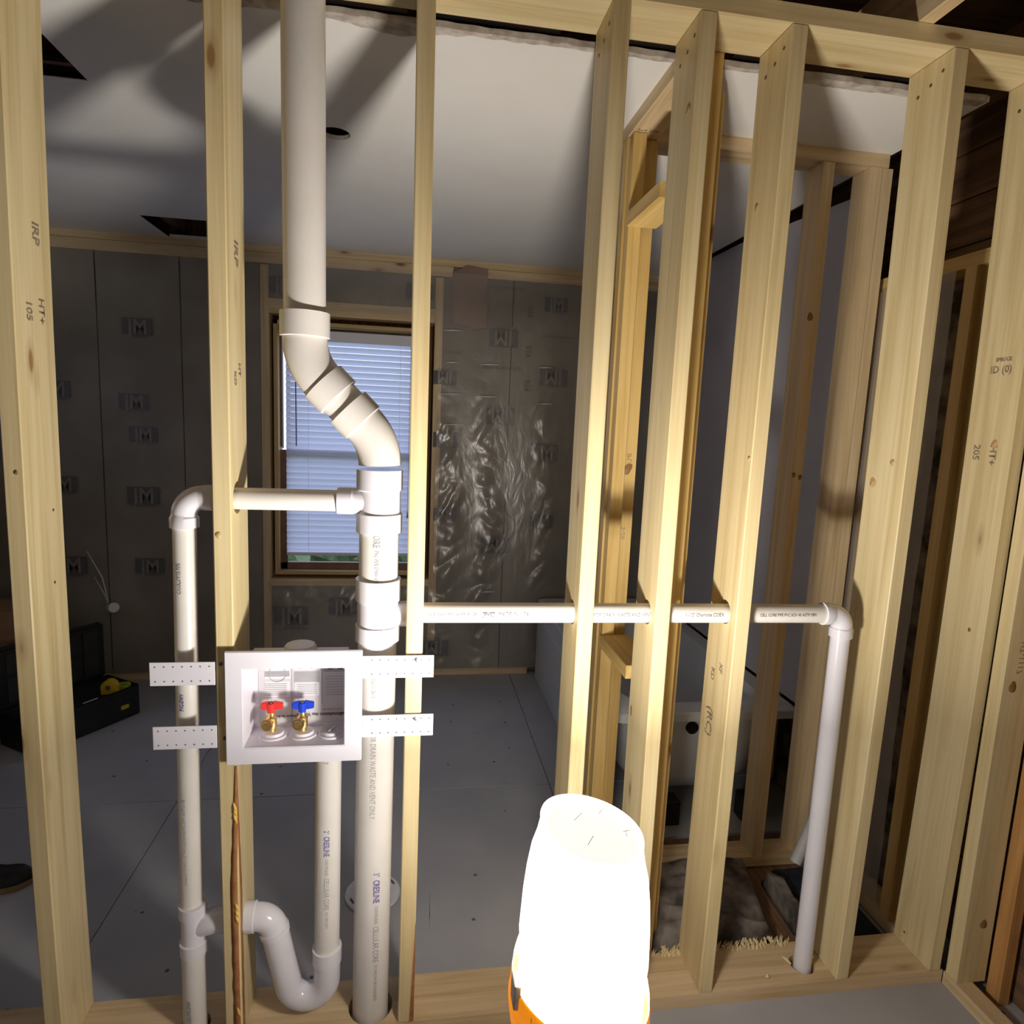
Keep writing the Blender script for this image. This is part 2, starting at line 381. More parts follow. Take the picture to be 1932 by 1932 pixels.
# outer shell
def wallbox(name, a, b, mat): return tag(box(name, a, b, mat), kind='structure')
wl = wallbox('wall_left', (-2.42, -2.8, 0), (-2.32, .55, 2.70), 'insulation')
for a_, b_ in (((-2.42, 1.30, 0), (-2.32, 2.5, 2.70)), ((-2.42, .55, 0), (-2.32, 1.30, 1.30)), ((-2.42, .55, 1.72), (-2.32, 1.30, 2.70))): box('wall_piece', a_, b_, 'insulation', wl)  # pieces leave an unseen opening, added to let in bluish sky fill
wf = wallbox('wall_front', (-2.32, -2.85, 0), (1.86, -2.75, 2.70), 'drywall')
# right wall: old horizontal boards, new low stud wall in front of it
wr = empty('wall_right', (1.66, 0, 0), kind='structure')
for k in range(19):
    z0 = .0 + k * .142
    for (ya, yb) in ((-2.75, -.35 - .3 * (k % 2)), (-.35 - .3 * (k % 2), 1.25 + .2 * (k % 3)), (1.25 + .2 * (k % 3), 2.45)):
        board('wall_board', (1.655 + .003 * random.random(), ya + .002, z0 + .002), (1.675 + .003 * random.random(), yb - .002, z0 + .139), 'old_wood', 'Y', wr)
box('backing', (1.685, -2.8, 0), (1.70, 2.5, 2.70), 'dark_gap', wr)
rw = empty('stud_wall', (1.53, 1.0, 0), 'low new stud wall against the old boards, right of the bathtub', 'wall framing')
board('top_plate', (1.48, .14, 2.005), (1.569, 2.29, 2.043), 'gold_wood', 'Y', rw)
board('bottom_plate', (1.48, .145, 0.0), (1.569, .69, .038), 'plate_wood', 'Y', rw)
for y in (.185, .565, 1.0, 1.40, 1.81, 2.20):
    board('stud', (1.48, y, .038), (1.569, y + .038, 2.005), 'gold_wood', 'Z', rw)
# grey sheeting on right side wall
def sheet(name, f, nu, nv, mat, parent=None, thick=.0):
    bm = bmesh.new(); g = [[bm.verts.new(f(i / nu, j / nv)) for j in range(nv + 1)] for i in range(nu + 1)]
    for i in range(nu):
        for j in range(nv): bm.faces.new((g[i][j], g[i + 1][j], g[i + 1][j + 1], g[i][j + 1]))
    me = mesh_of(bm, True); o = link(name, me, mat, parent)
    return o
def fr(u, v):
    y = .62 + u * 1.67; top = 2.40 - .06 * max(0, 1 - u * 1.6); z = .50 + v * (top - .50)
    return Vector((1.470 - .004 - .010 * noise.noise(Vector((y * 5, z * 1.2, 3))) - .004 * abs(noise.noise(Vector((y * 22, z * 5, 9)))), y, z))
o = sheet('grey_sheeting', fr, 70, 70, 'grey_sheet'); tag(o, 'dark grey sheeting stretched over the right wall above the bathtub', 'sheeting')
def fr2(u, v):
    y = .235 + u * .385; z = .06 + v * 1.94
    return Vector((1.474 - .006 - .012 * noise.noise(Vector((y * 7, z * 1.5, 13))) - .006 * abs(noise.noise(Vector((y * 30, z * 4, 2)))), y, z))
o = sheet('clear_sheeting', fr2, 40, 60, 'poly_hazy'); tag(o, 'loose cloudy plastic sheet hanging on the right wall studs', 'plastic sheet')
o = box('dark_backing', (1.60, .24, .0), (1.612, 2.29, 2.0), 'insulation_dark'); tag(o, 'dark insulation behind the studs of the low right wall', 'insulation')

# far wall -------------------------------------------------------------
wb = empty('wall_back', (0, FY + .07, 0), kind='structure')
WX0, WX1, WZ0, WZ1 = -.800, .080, .590, 2.055      # rough opening
for (xa, xb, za, zb) in ((-2.32, -1.66, .038, 2.36), (-1.655, -1.25, .038, 2.36), (-1.245, -.845, .038, 2.36), (.125, .52, .038, 2.36), (.525, .93, .038, 2.36), (.935, 1.47, .038, 2.36)):
    def fb(u, v, xa=xa, xb=xb, za=za, zb=zb):
        b_ = (1 - abs(2 * u - 1) ** 3) * .5
        return Vector((xa + u * (xb - xa), FY + .012 - .006 * b_ - .004 * noise.noise(Vector((u * 3 + xa, v * 8, 0))), za + v * (zb - za))) - Vector((0, FY + .07, 0))
    sheet('insulation_batt', fb, 14, 40, 'insulation', wb)
def fb(u, v): return Vector((-.845 + u * .97, FY + .012 - .005 * math.sin(PI * u), .038 + v * .52)) - Vector((0, FY + .07, 0))
sheet('insulation_batt', fb, 20, 12, 'insulation', wb)
def fb(u, v): return Vector((-.845 + u * .97, FY + .012 - .003 * math.sin(PI * u), 2.10 + v * .27)) - Vector((0, FY + .07, 0))
sheet('insulation_batt', fb, 20, 6, 'insulation', wb)
box('sheathing', (-2.32, FY + .135, 0), (WX0 + .02, FY + .15, 2.70), 'old_wood', wb)
box('sheathing', (WX1 - .032, FY + .135, 0), (1.68, FY + .15, 2.70), 'old_wood', wb)
box('sheathing', (WX0 + .02, FY + .136, 0), (WX1 - .032, FY + .15, WZ0 + .03), 'old_wood', wb)
box('sheathing', (WX0 + .02, FY + .136, WZ1 - .04), (WX1 - .032, FY + .15, 2.70), 'old_wood', wb)
board('top_plate', (-2.32, FY, 2.308), (.18, FY + .14, 2.362), 'plate_wood', 'X', wb)
board('top_plate', (-2.32, FY + .006, 2.364), (1.47, FY + .14, 2.40), 'plate_wood', 'X', wb)
board('top_plate', (.37, FY, 2.315), (1.47, FY + .14, 2.362), 'plate_wood', 'X', wb)
board('bottom_plate', (-2.32, FY, 0), (.70, FY + .14, .038), 'plate_wood', 'X', wb)
board('window_stud', (WX0 - .042, FY, .04), (WX0, FY + .134, 2.30), 'plate_wood', 'Z', wb)
board('window_stud', (WX1 + .006, FY, .04), (WX1 + .05, FY + .134, 2.30), 'plate_wood', 'Z', wb)
board('header', (WX0, FY, WZ1), (WX1 + .005, FY + .134, WZ1 + .075), 'plate_wood', 'X', wb)
board('sill_board', (WX0, FY, WZ0 - .04), (WX1 + .005, FY + .134, WZ0), 'plate_wood', 'X', wb)
# brown kraft patch near the top plate
bm = bmesh.new(); pts = [(.175, 2.335), (.26, 2.375), (.372, 2.362), (.372, 2.045), (.30, 2.035), (.27, 2.05), (.19, 2.06), (.185, 2.2)]
a = [bm.verts.new((x, FY - .004, z)) for x, z in pts]; b2 = [bm.verts.new((x, FY - .001, z)) for x, z in pts]
bm.faces.new(a); bm.faces.new(b2[::-1])
for i in range(len(pts)): bm.faces.new((a[i], a[(i + 1) % len(pts)], b2[(i + 1) % len(pts)], b2[i]))
bmesh.ops.recalc_face_normals(bm, faces=bm.faces[:])
o = link('kraft_patch', mesh_of(bm), 'kraft', wb, -wloc(wb)); o['label'] = 'torn flap of brown kraft paper'
# printed logos on the insulation facing
LOG = [(-1.46, 1.94, 1, .9), (-1.49, 1.55, 1, .9), (-1.45, 1.40 - .02, 1, .85), (-1.46, 1.05, 1, 1), (-1.87, 1.60, 1, .9), (-1.86, 1.10, 1, .9), (-1.84, .66, 1, 1), (-1.44, .66, 1, .9),
       (-.72, 2.20, 1, .9), (.0, 2.22, 1, .9), (.475, 1.995, 3, 1), (.474, 1.557, 3, 1), (.470, .80, 3, 1.0), (.150, 1.76, 3, .8), (.165, 1.41, 3, .9), (.17, .98, 3, .8),
       (.77, 2.20, 2, .8), (.775, 1.79, 3, 1), (.74, 1.36, 2, 1), (.75, .95, 2, .8), (-.692, .372, 1, 1.15), (-.40, .43, 1, 1), (.13, .17, 3, 1), (.455, .36, 3, .9), (1.07, 2.03, 3, .9), (1.06, 1.66, 3, .9), (1.02, 1.28, 3, .9), (-.80 + .06, 1.0, 1, .01)]
for lx, lz, mode, s in LOG:
    if s < .1: continue
    sg = -1 if mode == 3 else 1
    ux = (sg, 0, 0); uy = (0, 0, sg)
    if mode == 2: ux = (0, 0, -1); uy = (1, 0, 0)
    if mode == 2: ux, uy = (1, 0, 0), (0, 0, 1)
    box('printed_block', (lx - .082 * s, FY - .0025, lz - .047 * s), (lx + .082 * s, FY - .0012, lz + .047 * s), 'logo_ink', wb)
    text_flat('printed_logo', 'JM', .118 * s, (lx, FY - .0030, lz), ux, uy, 'insulation', wb, bold=.0015, sx=.88)
    text_flat('printed_logo', 'JOHNS MANVILLE', .016 * s, (lx, FY - .0020, lz - sg * .057 * s), ux, uy, 'logo_ink', wb)
for lz in (2.15, 1.93, 1.74):
    text_flat('printed_number', '016', .045, (.623, FY - .0015, lz), (0, 0, -1), (1, 0, 0), 'logo_ink', wb)
for (lx, lz, s, st) in ((.47, 1.83, .022, 'FORMALDEHYDE FREE'), (.46, 2.27, .022, 'FIBERGLASS INSULATION'), (.8, 2.02, .02, 'FORMALDEHYDE FREE'), (-.69, .295, .02, 'FORMALDEHYDE FREE'), (.19, 1.9, .02, 'FIBERGLASS')):
    text_flat('printed_line', st, s, (lx, FY - .0015, lz), (-1, 0, 0), (0, 0, -1), 'logo_ink', wb)
# clear vapor barrier, crumpled
def crump(x, z):
    a = 1.0 / (1 + math.exp(-(1.62 - z) * 6))
    d = .010 * noise.noise(Vector((x * 3, z * 1.0, 4)))
    wx = x + .03 * math.sin(z * 5)
    col = math.exp(-((wx - .40) / .055) ** 2) + math.exp(-((wx - .17) / .06) ** 2) + .9 * math.exp(-((wx - .74) / .045) ** 2)
    if x < -.85: col = .05 + .1 * math.exp(-((z - .45) / .18) ** 2)
    elif x < .05: col = .12 + .6 * math.exp(-((z - .45) / .18) ** 2)
    w1 = noise.noise(Vector((x * 4, z * 3, 1)))
    q = abs(noise.noise(Vector((x * 7 + .6 * w1, z * 7 - x * 5, 8))))
    q2 = abs(noise.noise(Vector((x * 14 + w1, z * 22 + x * 9, 2.3))))
    return d + a * (.030 * q + .008 * q2) * (.03 + 1.15 * col)
def vb(xa, xb, za, zb):
    def f(u, v):
        x = xa + u * (xb - xa); z = za + v * (zb - za)
        return Vector((x, FY - .010 - crump(x, z), z))
    return f
vbo = empty('vapor_barrier', (0, FY - .01, 0), 'clear crinkled plastic sheeting stapled over the insulated far wall around the window', 'plastic sheet')
for (xa, xb, za, zb) in ((-2.2, WX0 - .02, .03, 2.36), (WX1 + .03, 1.45, .03, 2.33), (WX0 - .02, WX1 + .03, .03, WZ0 - .01), (WX0 - .02, WX1 + .03, WZ1 + .03, 2.33)):
    o = sheet('plastic_sheet', vb(xa, xb, za, zb), max(12, int((xb - xa) * 90)), max(10, int((zb - za) * 90)), 'poly_dull' if xa < -2 else 'poly_sheet', vbo); o.location = -wloc(vbo)
# white slivers painted in for the glints on the plastic at the staples
for (x, z) in ((.185, 2.02), (.185, 1.845), (.185, 1.67), (.40, 1.845), (.39, 1.665), (.21, 1.50), (.72, 1.845), (.73, 1.64), (.40, 1.08), (.43, .52), (.44, .42)):
    w_ = .05 * random.uniform(.6, 1.2)
    tube('staple_glint', [(x - w_, FY - .012, z - .002), (x, FY - .017, z), (x + w_, FY - .012, z + .001)], [.0015, .004, .0015], 'vinyl_white', vbo, 8)

# window ----------------------------------------------------------------
win = empty('window_1', (-.36, FY + .08, .61), kind='structure')
JX0, JX1, JZ0, JZ1 = -.782, .050, .612, 2.022
for nm, a, b in (('jamb', (JX0, FY + .02, JZ0), (JX0 + .022, FY + .135, JZ1)), ('jamb', (JX1 - .022, FY + .02, JZ0), (JX1, FY + .135, JZ1)),
                 ('sill', (JX0, FY + .015, JZ0), (JX1, FY + .135, JZ0 + .02)), ('head', (JX0, FY + .02, JZ1 - .02), (JX1, FY + .135, JZ1))):
    board(nm, a, b, 'jamb_wood', 'Z' if nm == 'jamb' else 'X', win)
for nm, a, b in (('sash_stile', (JX0 + .024, FY + .075, 1.335), (JX0 + .034, FY + .115, 1.99)), ('sash_stile', (JX0 + .024, FY + .06, JZ0 + .022), (JX0 + .062, FY + .075, 1.32)),
                 ('sash_stile', (JX1 - .062, FY + .06, JZ0 + .022), (JX1 - .024, FY + .075, 1.32)), ('sash_stile', (JX1 - .05, FY + .10, 1.33), (JX1 - .024, FY + .12, 1.99)),
                 ('sash_rail', (JX0 + .024, FY + .06, JZ0 + .022), (JX1 - .024, FY + .09, JZ0 + .062)), ('meeting_rail', (JX0 + .06, FY + .06, 1.285), (JX1 - .024, FY + .09, 1.325)),
                 ('sash_rail', (JX0 + .024, FY + .10, 1.965), (JX1 - .024, FY + .12, 2.0))):
    box(nm, a, b, 'wood_brown_trim' if nm != 'meeting_rail' else 'vinyl_white', win, .002)
box('sash_stile', (JX0 + .052, FY + .10, 1.325), (JX0 + .070, FY + .118, 1.965), 'wood_brown_trim', win)
box('glass_pane', (JX0 + .03, FY + .125, JZ0 + .03), (JX1 - .03, FY + .128, 2.0), 'glass', win)
box('blind_stop', (JX0 + .024, FY + .119, 1.325), (JX0 + .032, FY + .124, 1.99), 'vinyl_white', win)
# blinds
BX0, BX1 = -.722, .030; BY = FY + .045
bl = empty('venetian_blind', (-.34, BY, 1.96), 'white venetian blind lowered over the window, glowing blue with daylight', 'blind')
box('headrail', (BX0, BY - .022, 1.940), (BX1, BY + .018, 1.975), 'vinyl_white', bl, .002)
box('valance', (BX0 - .002, BY - .026, 1.922), (BX1 + .002, BY - .023, 1.978), 'vinyl_white', bl, .001)
nsl = 78; zt, zb_ = 1.918, .742
bm = bmesh.new(); pr = None
for k in range(6):
    t = k / 5; yy = (t - .5) * .036; zz = .0024 * (1 - (2 * t - 1) ** 2)
    ang = math.radians(64); y2 = yy * math.cos(ang) - zz * math.sin(ang); z2 = yy * math.sin(ang) + zz * math.cos(ang)
    cur = [bm.verts.new((sx * (BX1 - BX0) / 2, y2, z2)) for sx in (-1, 1)]
    if pr: bm.faces.new((pr[0], pr[1], cur[1], cur[0]))
    pr = cur
slm = mesh_of(bm, True)
nsl = 35; pitch = (zt - zb_) / nsl
for k in range(nsl + 1):
    link('slat', slm, 'blind_slat', bl, Vector(((BX0 + BX1) / 2, BY, zt - k * pitch)) - wloc(bl))
box('bottom_rail', (BX0, BY - .012, .720), (BX1, BY + .012, .738), 'vinyl_white', bl, .003)
for x in (-.60, -.10): tube('ladder_cord', [(x, BY - .014, 1.93), (x, BY - .014, .73)], .0009, 'vinyl_white', bl, 6)
tube('lift_cord', [(-.0425, BY - .02, 1.93), (-.045, BY - .02, .98)], .0013, 'ink_grey', bl, 6)
tube('cord_tassel', [(-.045, BY - .02, .985), (-.045, BY - .02, .95)], [.003, .006], 'ink_grey', bl, 10)
tube('tilt_wand', [(-.668, BY - .022, 1.92), (-.664, BY - .022, 1.345)], .0032, 'ink_blue', bl, 8)
# outdoors
g = box('ground', (-14, FY + .6, -.9), (14, 30, -.8), 'lawn'); tag(g, kind='structure'); g.name = 'ground'
for i, (x, y, r) in enumerate(((-1.6, 5.2, .55), (-.3, 6.0, .7), (1.0, 5.4, .5))):
    bm = bmesh.new(); bmesh.ops.create_icosphere(bm, subdivisions=4, radius=r)
    for v in bm.verts: v.co *= 1 + .45 * noise.noise(v.co * 4 + Vector((i * 9, 0, 0))) + .25 * noise.noise(v.co * 11)
    o = link('shrub', mesh_of(bm), 'leaf', None, (x, y, -.8 + r * .7)); tag(o, ['green shrub outside the window, left one of three', 'green shrub outside behind the middle of the window', 'green shrub outside the window, right one of three'][i], 'shrub', 'shrubs outside')

# ------------------------------------------------------------------ near framed wall
STUD = {'A': (-.8253, (.045, .003, -.0047)), 'B': (-.432, (.0152, -.0008, -.0015)), 'C': (-.0249, (-.0114, -.0029, .0021)), 'D': (.3777, (.0037, -.0022, -.0007)),
        'E': (.5685, (.0129, -.0056, -.0006)), 'G': (.7764, (-.009, .0074, .0004)), 'H': (1.1801, (-.0477, .0028, .0057)), 'I': (1.4694, (-.0728, -.0036, .0082))}
SL = {'A': 'pale wooden stud at the left edge with two ink grade stamps', 'B': 'wooden stud behind the left side of the washer box, bark strip split down its foot',
      'C': 'narrow wooden stud between stack pipe and open bay, holding the right box straps', 'D': 'wooden stud directly left of the lamp top, right of the open bay',
      'E': 'wooden stud behind the lamp with a yellow doubled post at its right', 'G': 'wooden stud left of the vertical vent pipe, oval mill stamp low on its side',
      'H': 'broad-looking wooden stud just right of the vent pipe elbow', 'I': 'end wooden stud at the right edge, mill stamps halfway up'}
SO = {}
def bx(s, z):
    k = STUD[s][1]; t = z / 2.4 - .5; return STUD[s][0] + k[0] * t * t + k[1] * t + k[2]
for s, (x, bow) in STUD.items():
    o = board('wall_stud', (x, 0, TH), (x + .0381, WD, TP), 'new_wood', 'Z', None, bow)
    tag(o, SL[s], 'stud', 'studs of the near framed wall'); SO[s] = o
HZ = 1.075; HY = .060
for s in ('D', 'E', 'G'): boolean(SO[s], [cyl_mesh(.031, (STUD[s][0] - .05, HY, HZ + .003), (STUD[s][0] + .09, HY, HZ + .003), 28)])
boolean(SO['B'], [cyl_mesh(.036, (STUD['B'][0] - .05, .052, 1.343), (STUD['B'][0] + .09, .052, 1.343), 24), cyl_mesh(.033, (STUD['B'][0] - .05, .052, .317), (STUD['B'][0] + .09, .052, .317), 24)])
for n_, a, b_, lab in (('top_plate', (-1.45, 0, TP), (1.545, WD, TP + .038), 'long pale top plate board the near studs are nailed to'),):
    o = board(n_, a, b_, 'new_wood', 'X'); boolean(o, [cyl_mesh(.048, (.055, 0, 0), (.055, 0, .0001), 8)] if 0 else []); tag(o, lab, 'lumber'); tpl = o
hc = cyl_mesh(.050, (-.256, .057, 2.3), (-.256, .057, 2.6), 24)
tpl.data.transform(Matrix(((0,0,1,0),(0,1,0,0),(-1,0,0,0),(0,0,0,1)))); tpl.matrix_basis = Matrix.Translation(tpl.matrix_basis.translation); boolean(tpl, [hc]); tpl.data.transform(Matrix(((0,0,1,0),(0,1,0,0),(-1,0,0,0),(0,0,0,1))).inverted()); tpl.matrix_basis = Matrix.Translation(tpl.matrix_basis.translation) @ Matrix(((0,0,1,0),(0,1,0,0),(-1,0,0,0),(0,0,0,1)))
bpz = board('bottom_plate', (-1.45, 0, 0), (1.508, WD, TH), 'plate_wood', 'X'); tag(bpz, 'long dusty bottom plate board under the near studs', 'lumber')
boolean(bpz, [cyl_mesh(.055, (-.094, .058, -.05), (-.094, .058, .1), 24), cyl_mesh(.034, (1.109, .06, -.05), (1.109, .06, .1), 20), cyl_mesh(.034, (-.513, .052, -.05), (-.513, .052, .1), 20)])
# scribbles and nail holes
def stamp(s, st, size, y, z, run=(0, 0, -1), side='L', mat='stamp_ink', bold=0.0005):
    x = bx(s, z)
    if side == 'L': text_flat('grade_stamp', st, size, (x - .0003, y, z), run, Vector((-1, 0, 0)).cross(Vector(run)) , mat, SO[s], bold)
    elif side == 'R': text_flat('grade_stamp', st, size, (x + .0384, y, z), run, Vector((1, 0, 0)).cross(Vector(run)), mat, SO[s], bold)
    else: text_flat('grade_stamp', st, size, (x + .019, -.0004, z), run, Vector((0, -1, 0)).cross(Vector(run)), mat, SO[s], bold)
up = (0, 0, 1); dn = (0, 0, -1)
stamp('A', 'IRP', .034, .085, 1.872, dn, 'R'); stamp('A', '105', .028, .05, 1.715, dn, 'R'); stamp('A', 'HT+', .028, .095, 1.72, dn, 'R')
stamp('B', 'IRP', .040, .07, 1.86, dn, 'R'); stamp('B', 'KD', .022, .05, 1.60, dn, 'R'); stamp('B', 'HT', .022, .085, 1.62, dn, 'R')
stamp('G', 'XF', .022, .05, .93, dn, 'L'); stamp('G', 'KD', .024, .09, .90, dn, 'L'); stamp('G', '(RC)', .042, .085, .77, dn, 'L')
stamp('I', 'ID (0)', .026, .06, 1.72, (0, -1, 0), 'L'); stamp('I', 'SPRUCE', .013, .055, 1.745, (0, -1, 0), 'L'); stamp('I', '205', .028, .10, 1.505, dn, 'L'); stamp('I', 'HT+', .028, .05, 1.50, dn, 'L')
text_flat('grade_stamp', 'S-P-F', .03, (-.27, .05, TH + .0004), (0, -1, 0), (1, 0, 0), 'ink', bpz, .002)
text_flat('grade_stamp', 'K', .06, (-.26, .02, TH + .0004), (0, -1, 0), (1, 0, 0), 'ink', bpz, .004)
for s in 'DEGHI': discs('nail_head', [(bx(s, 2.37) - .0002, yy, zz) for yy, zz in ((.028, 2.378), (.062, 2.362), (.10, 2.352))], .0042, (-1, 0, 0), 'nail_rust', SO[s])
discs('nail_head', [(bx('A', 1.2) + .0382, yy, zz) for yy, zz in ((.10, 1.30), (.09, 1.14), (.10, .62), (.10, .55))], .0035, (1, 0, 0), 'nail_rust', SO['A'])
discs('nail_head', [(bx('I', .1) - .0002, yy, zz) for yy, zz in ((.10, .075), (.04, .06))], .004, (-1, 0, 0), 'nail_rust', SO['I'])
# bark strip and resin on stud B, wane on C
bm = bmesh.new(); prev = None; org = wloc(SO['B'])
xr = STUD['B'][0] + .0381
for k in range(41):
    t = k / 40; z = .04 + t * .70; wv = .0165 * min(1, (1 - t) * 2.2 + .05) * (1 + .15 * noise.noise(Vector((0, z * 30, 0)))); dx = bx('B', z) - STUD['B'][0]
    c = [(xr - wv - .002, -.0012, z), (xr - wv * .3, -.0030, z), (xr + .0010, wv * .5, z), (xr + .0014, wv * 1.2, z), (xr - wv, wv, z)]
    cur = [bm.verts.new(Vector((p[0] + dx, p[1], p[2])) - org) for p in c]
    if prev:
        for i in range(5): bm.faces.new((prev[i], prev[(i + 1) % 5], cur[(i + 1) % 5], cur[i]))
    prev = cur
bmesh.ops.recalc_face_normals(bm, faces=bm.faces[:])
o = link('bark_strip', mesh_of(bm, True), 'bark', SO['B'], (0, 0, 0)); o['label'] = 'reddish brown strip of bark'
for z in (.64, .63, .615, .39, .375, .36, .115):
    tube('resin_drop', [(xr - .008, -.001, z + .012), (xr - .004, -.004, z), (xr - .001, -.002, z - .014)], [.001, .0035, .001], 'resin', SO['B'], 8)
bm = bmesh.new(); prev = None; org = wloc(SO['C'])
for k in range(21):
    t = k / 20; z = .04 + t * .27; wv = .010 * (1 - t) + .0005; x0 = bx('C', z) + .0381
    cur = [bm.verts.new(Vector(p) - org) for p in ((x0 - wv, -.0008, z), (x0 + .0008, -.0008, z), (x0 + .0008, wv, z))]
    if prev:
        for i in range(3): bm.faces.new((prev[i], prev[(i + 1) % 3], cur[(i + 1) % 3], cur[i]))
    prev = cur
o = link('bark_strip', mesh_of(bm), 'bark', SO['C'], (0, 0, 0))

# extra lumber behind the wall: side wall and tub-end wall
pw = empty('side_stud_wall', (.62, .33, 0), 'short golden stud wall running back toward the bathtub corner', 'wall framing')
PX0, PX1 = .578, .667
board('top_plate', (PX0, .142, 2.362), (PX1, .60, 2.40), 'plate_wood', 'Y', pw)
board('post', (.642, .1405, TH), (.690, .165, 2.4150), 'gold_wood', 'Z', pw)
board('post', (.672, .205, TH), (.729, .243, 2.361), 'gold_wood', 'Z', pw)
board('post', (PX0 + .006, .462, TH), (PX0 + .044, .50, 2.36), 'gold_wood', 'Z', pw)
board('post', (PX0, .502, TH), (PX1 + .004, .54, 2.36), 'gold_wood', 'Z', pw)
board('blocking', (PX0, .205, 2.105), (PX1, .461, 2.143), 'gold_wood', 'Y', pw)
board('blocking', (PX0, .205, .842), (PX1 + .002, .461, .880), 'gold_wood', 'Y', pw)
board('bottom_plate', (PX0, .142, 0), (PX1, .60, TH), 'plate_wood', 'Y', pw)
text_flat('grade_stamp', '2x4 SPF', .02, (.62, .45, 2.3615), (1, 0, 0), (0, -1, 0), 'stamp_ink', pw)
for k, (st, x) in enumerate((('LL5T', .600), ('IHT', .625), ('IPLOT', .648))):
    text_flat('grade_stamp', st, .022, (x, .5012, 1.43 - .004 * k), dn, (-1, 0, 0), 'stamp_ink', pw)
for k, (st, x) in enumerate((('KDUT', .602), ('5-20', .642))):
    text_flat('grade_stamp', st, .022, (x, .5012, 1.20), dn, (-1, 0, 0), 'stamp_ink', pw)
tw = empty('tub_end_wall', (1.05, .53, 0), 'dim stud wall across the near end of the bathtub', 'wall framing')
board('top_plate', (PX1 + .001, .51, 2.362), (1.424, .60, 2.3995), 'plate_wood', 'X', tw)
board('bottom_plate', (PX1 + .001, .51, 0), (1.475, .60, TH), 'plate_wood', 'X', tw)
for x0 in (1.205, 1.366): board('stud', (x0, .512, TH), (x0 + .038, .60, 2.361), 'plate_wood', 'Z', tw)
board('stud', (1.405, .515, TH), (1.443, .60, 2.361), 'plate_wood', 'Z', tw)

# near right wall (runs toward the camera)
nr = empty('near_right_wall', (1.55, -.4, 0), 'new stud wall running toward the camera at the right edge', 'wall framing')
board('bottom_plate', (1.509, -1.6, 0), (1.56, -.002, .038), 'plate_wood', 'Y', nr)
board('top_plate', (1.509, -1.6, TP), (1.598, -.002, TP + .038), 'new_wood', 'Y', nr)
board('stud', (1.5095, -.046, .0385), (1.5985, -.008, TP), 'new_wood', 'Z', nr)
board('stud', (1.603, -.090, .0), (1.635, -.05, TP), 'orange_wood', 'Z', nr)
for y in (-.46, -.87, -1.28): board('stud', (1.5095, y, .0385), (1.5985, y + .038, TP), 'new_wood', 'Z', nr)
text_flat('grade_stamp', 'HT-1117', .024, (1.552, -.0466, .985), dn, (-1, 0, 0), 'stamp_ink', nr)
text_flat('grade_stamp', 'KD19', .024, (1.578, -.0466, .98), dn, (-1, 0, 0), 'stamp_ink', nr)

# ------------------------------------------------------------------ plumbing
pn = empty('drain_and_vent_pipes', (-.09, .055, .0), 'white plastic drain and vent pipework threaded through the near studs', 'pipework')
S3 = .0445; R3H = .0515; S15 = .0242; H15 = .0285; S2 = .0302; H2 = .0345
YS = .055; XS = -.089
def V(x, z, y=YS): return Vector((x, y, z))
# stack
low = tube('pipe', [V(XS - .006, -.04), V(XS, 1.07)], S3, 'pvc', pn, 48); low['label'] = 'thick lower stack pipe with printed lettering'
t1 = tube('tee_fitting', [V(XS, 1.016), V(XS, 1.052), V(XS, 1.054), V(XS, 1.110), V(XS, 1.112), V(XS, 1.162)], [R3H, R3H, .0475, .0475, R3H, R3H], 'pvc_shiny', pn, 48)
tube('tee_branch', [(XS, .06, HZ), (XS + .085, .06, HZ)], [.030, .030], 'pvc_shiny', t1)
tube('pipe', [V(XS, 1.150), V(XS, 1.30)], S3, 'pvc', pn, 48)
t2 = tube('tee_fitting', [V(XS, 1.272), V(XS, 1.314), V(XS, 1.316), V(XS, 1.366), V(XS, 1.369), V(XS, 1.414)], [R3H, R3H, .0475, .0475, R3H, R3H], 'pvc_shiny', pn, 48)
BZ = 1.341
tube('tee_branch', [(XS - .03, YS, BZ), (XS - .055, YS, BZ), (XS - .058, YS, BZ), (XS - .088, YS, BZ)], [.036, .030, .0305, .0305], 'pvc_shiny', t2)
# 45 degree offset
XU = -.252; zc1 = 1.478; off = abs(XU - XS); zc2 = zc1 + off
dr = Vector((-1, 0, 1)).normalized(); RB = .13; tt = RB * math.tan(PI / 8)
c1 = V(XS, zc1); c2 = V(XU, zc2)
a1 = c1 - Vector((0, 0, tt)); b1 = c1 + dr * tt; a2 = c2 - dr * tt; b2_ = c2 + Vector((0, 0, tt))
def bend(p0, t0, t1, R, ang, n=12):
    nrm = (t1 - t0 * t1.dot(t0)).normalized(); c = p0 + nrm * R
    return [c - nrm * R * math.cos(ang * i / n) + t0 * R * math.sin(ang * i / n) for i in range(n + 1)]
Z = Vector((0, 0, 1))
arc1 = bend(a1, Z, dr, RB, PI / 4)
e1 = tube('elbow_fitting', arc1 + [b1 + dr * .001, b1 + dr * .046], [.0472] * 13 + [.0520, .0520], 'pvc', pn, 48)
tube('pipe', [b1 + dr * .03, a2 - dr * .02], S3, 'pvc', pn, 48)
arc2 = bend(a2, dr, Z, RB, PI / 4)
e2 = tube('elbow_fitting', [a2 - dr * .046, a2 - dr * .001] + arc2 + [b2_ + Z * .001, b2_ + Z * .052], [.0520, .0520] + [.0472] * 13 + [.0525, .0525], 'pvc', pn, 48)
bm = bmesh.new()
up3 = tube('pipe', [b2_ + Z * .02, V(XU - .004, 2.95)], .0440, 'pvc', pn, 48); up3['label'] = 'thick upper vent pipe rising past the ceiling'
# mould ribs on elbows
for c, t in ((arc1[6], dr), (arc2[6], dr)):
    pass
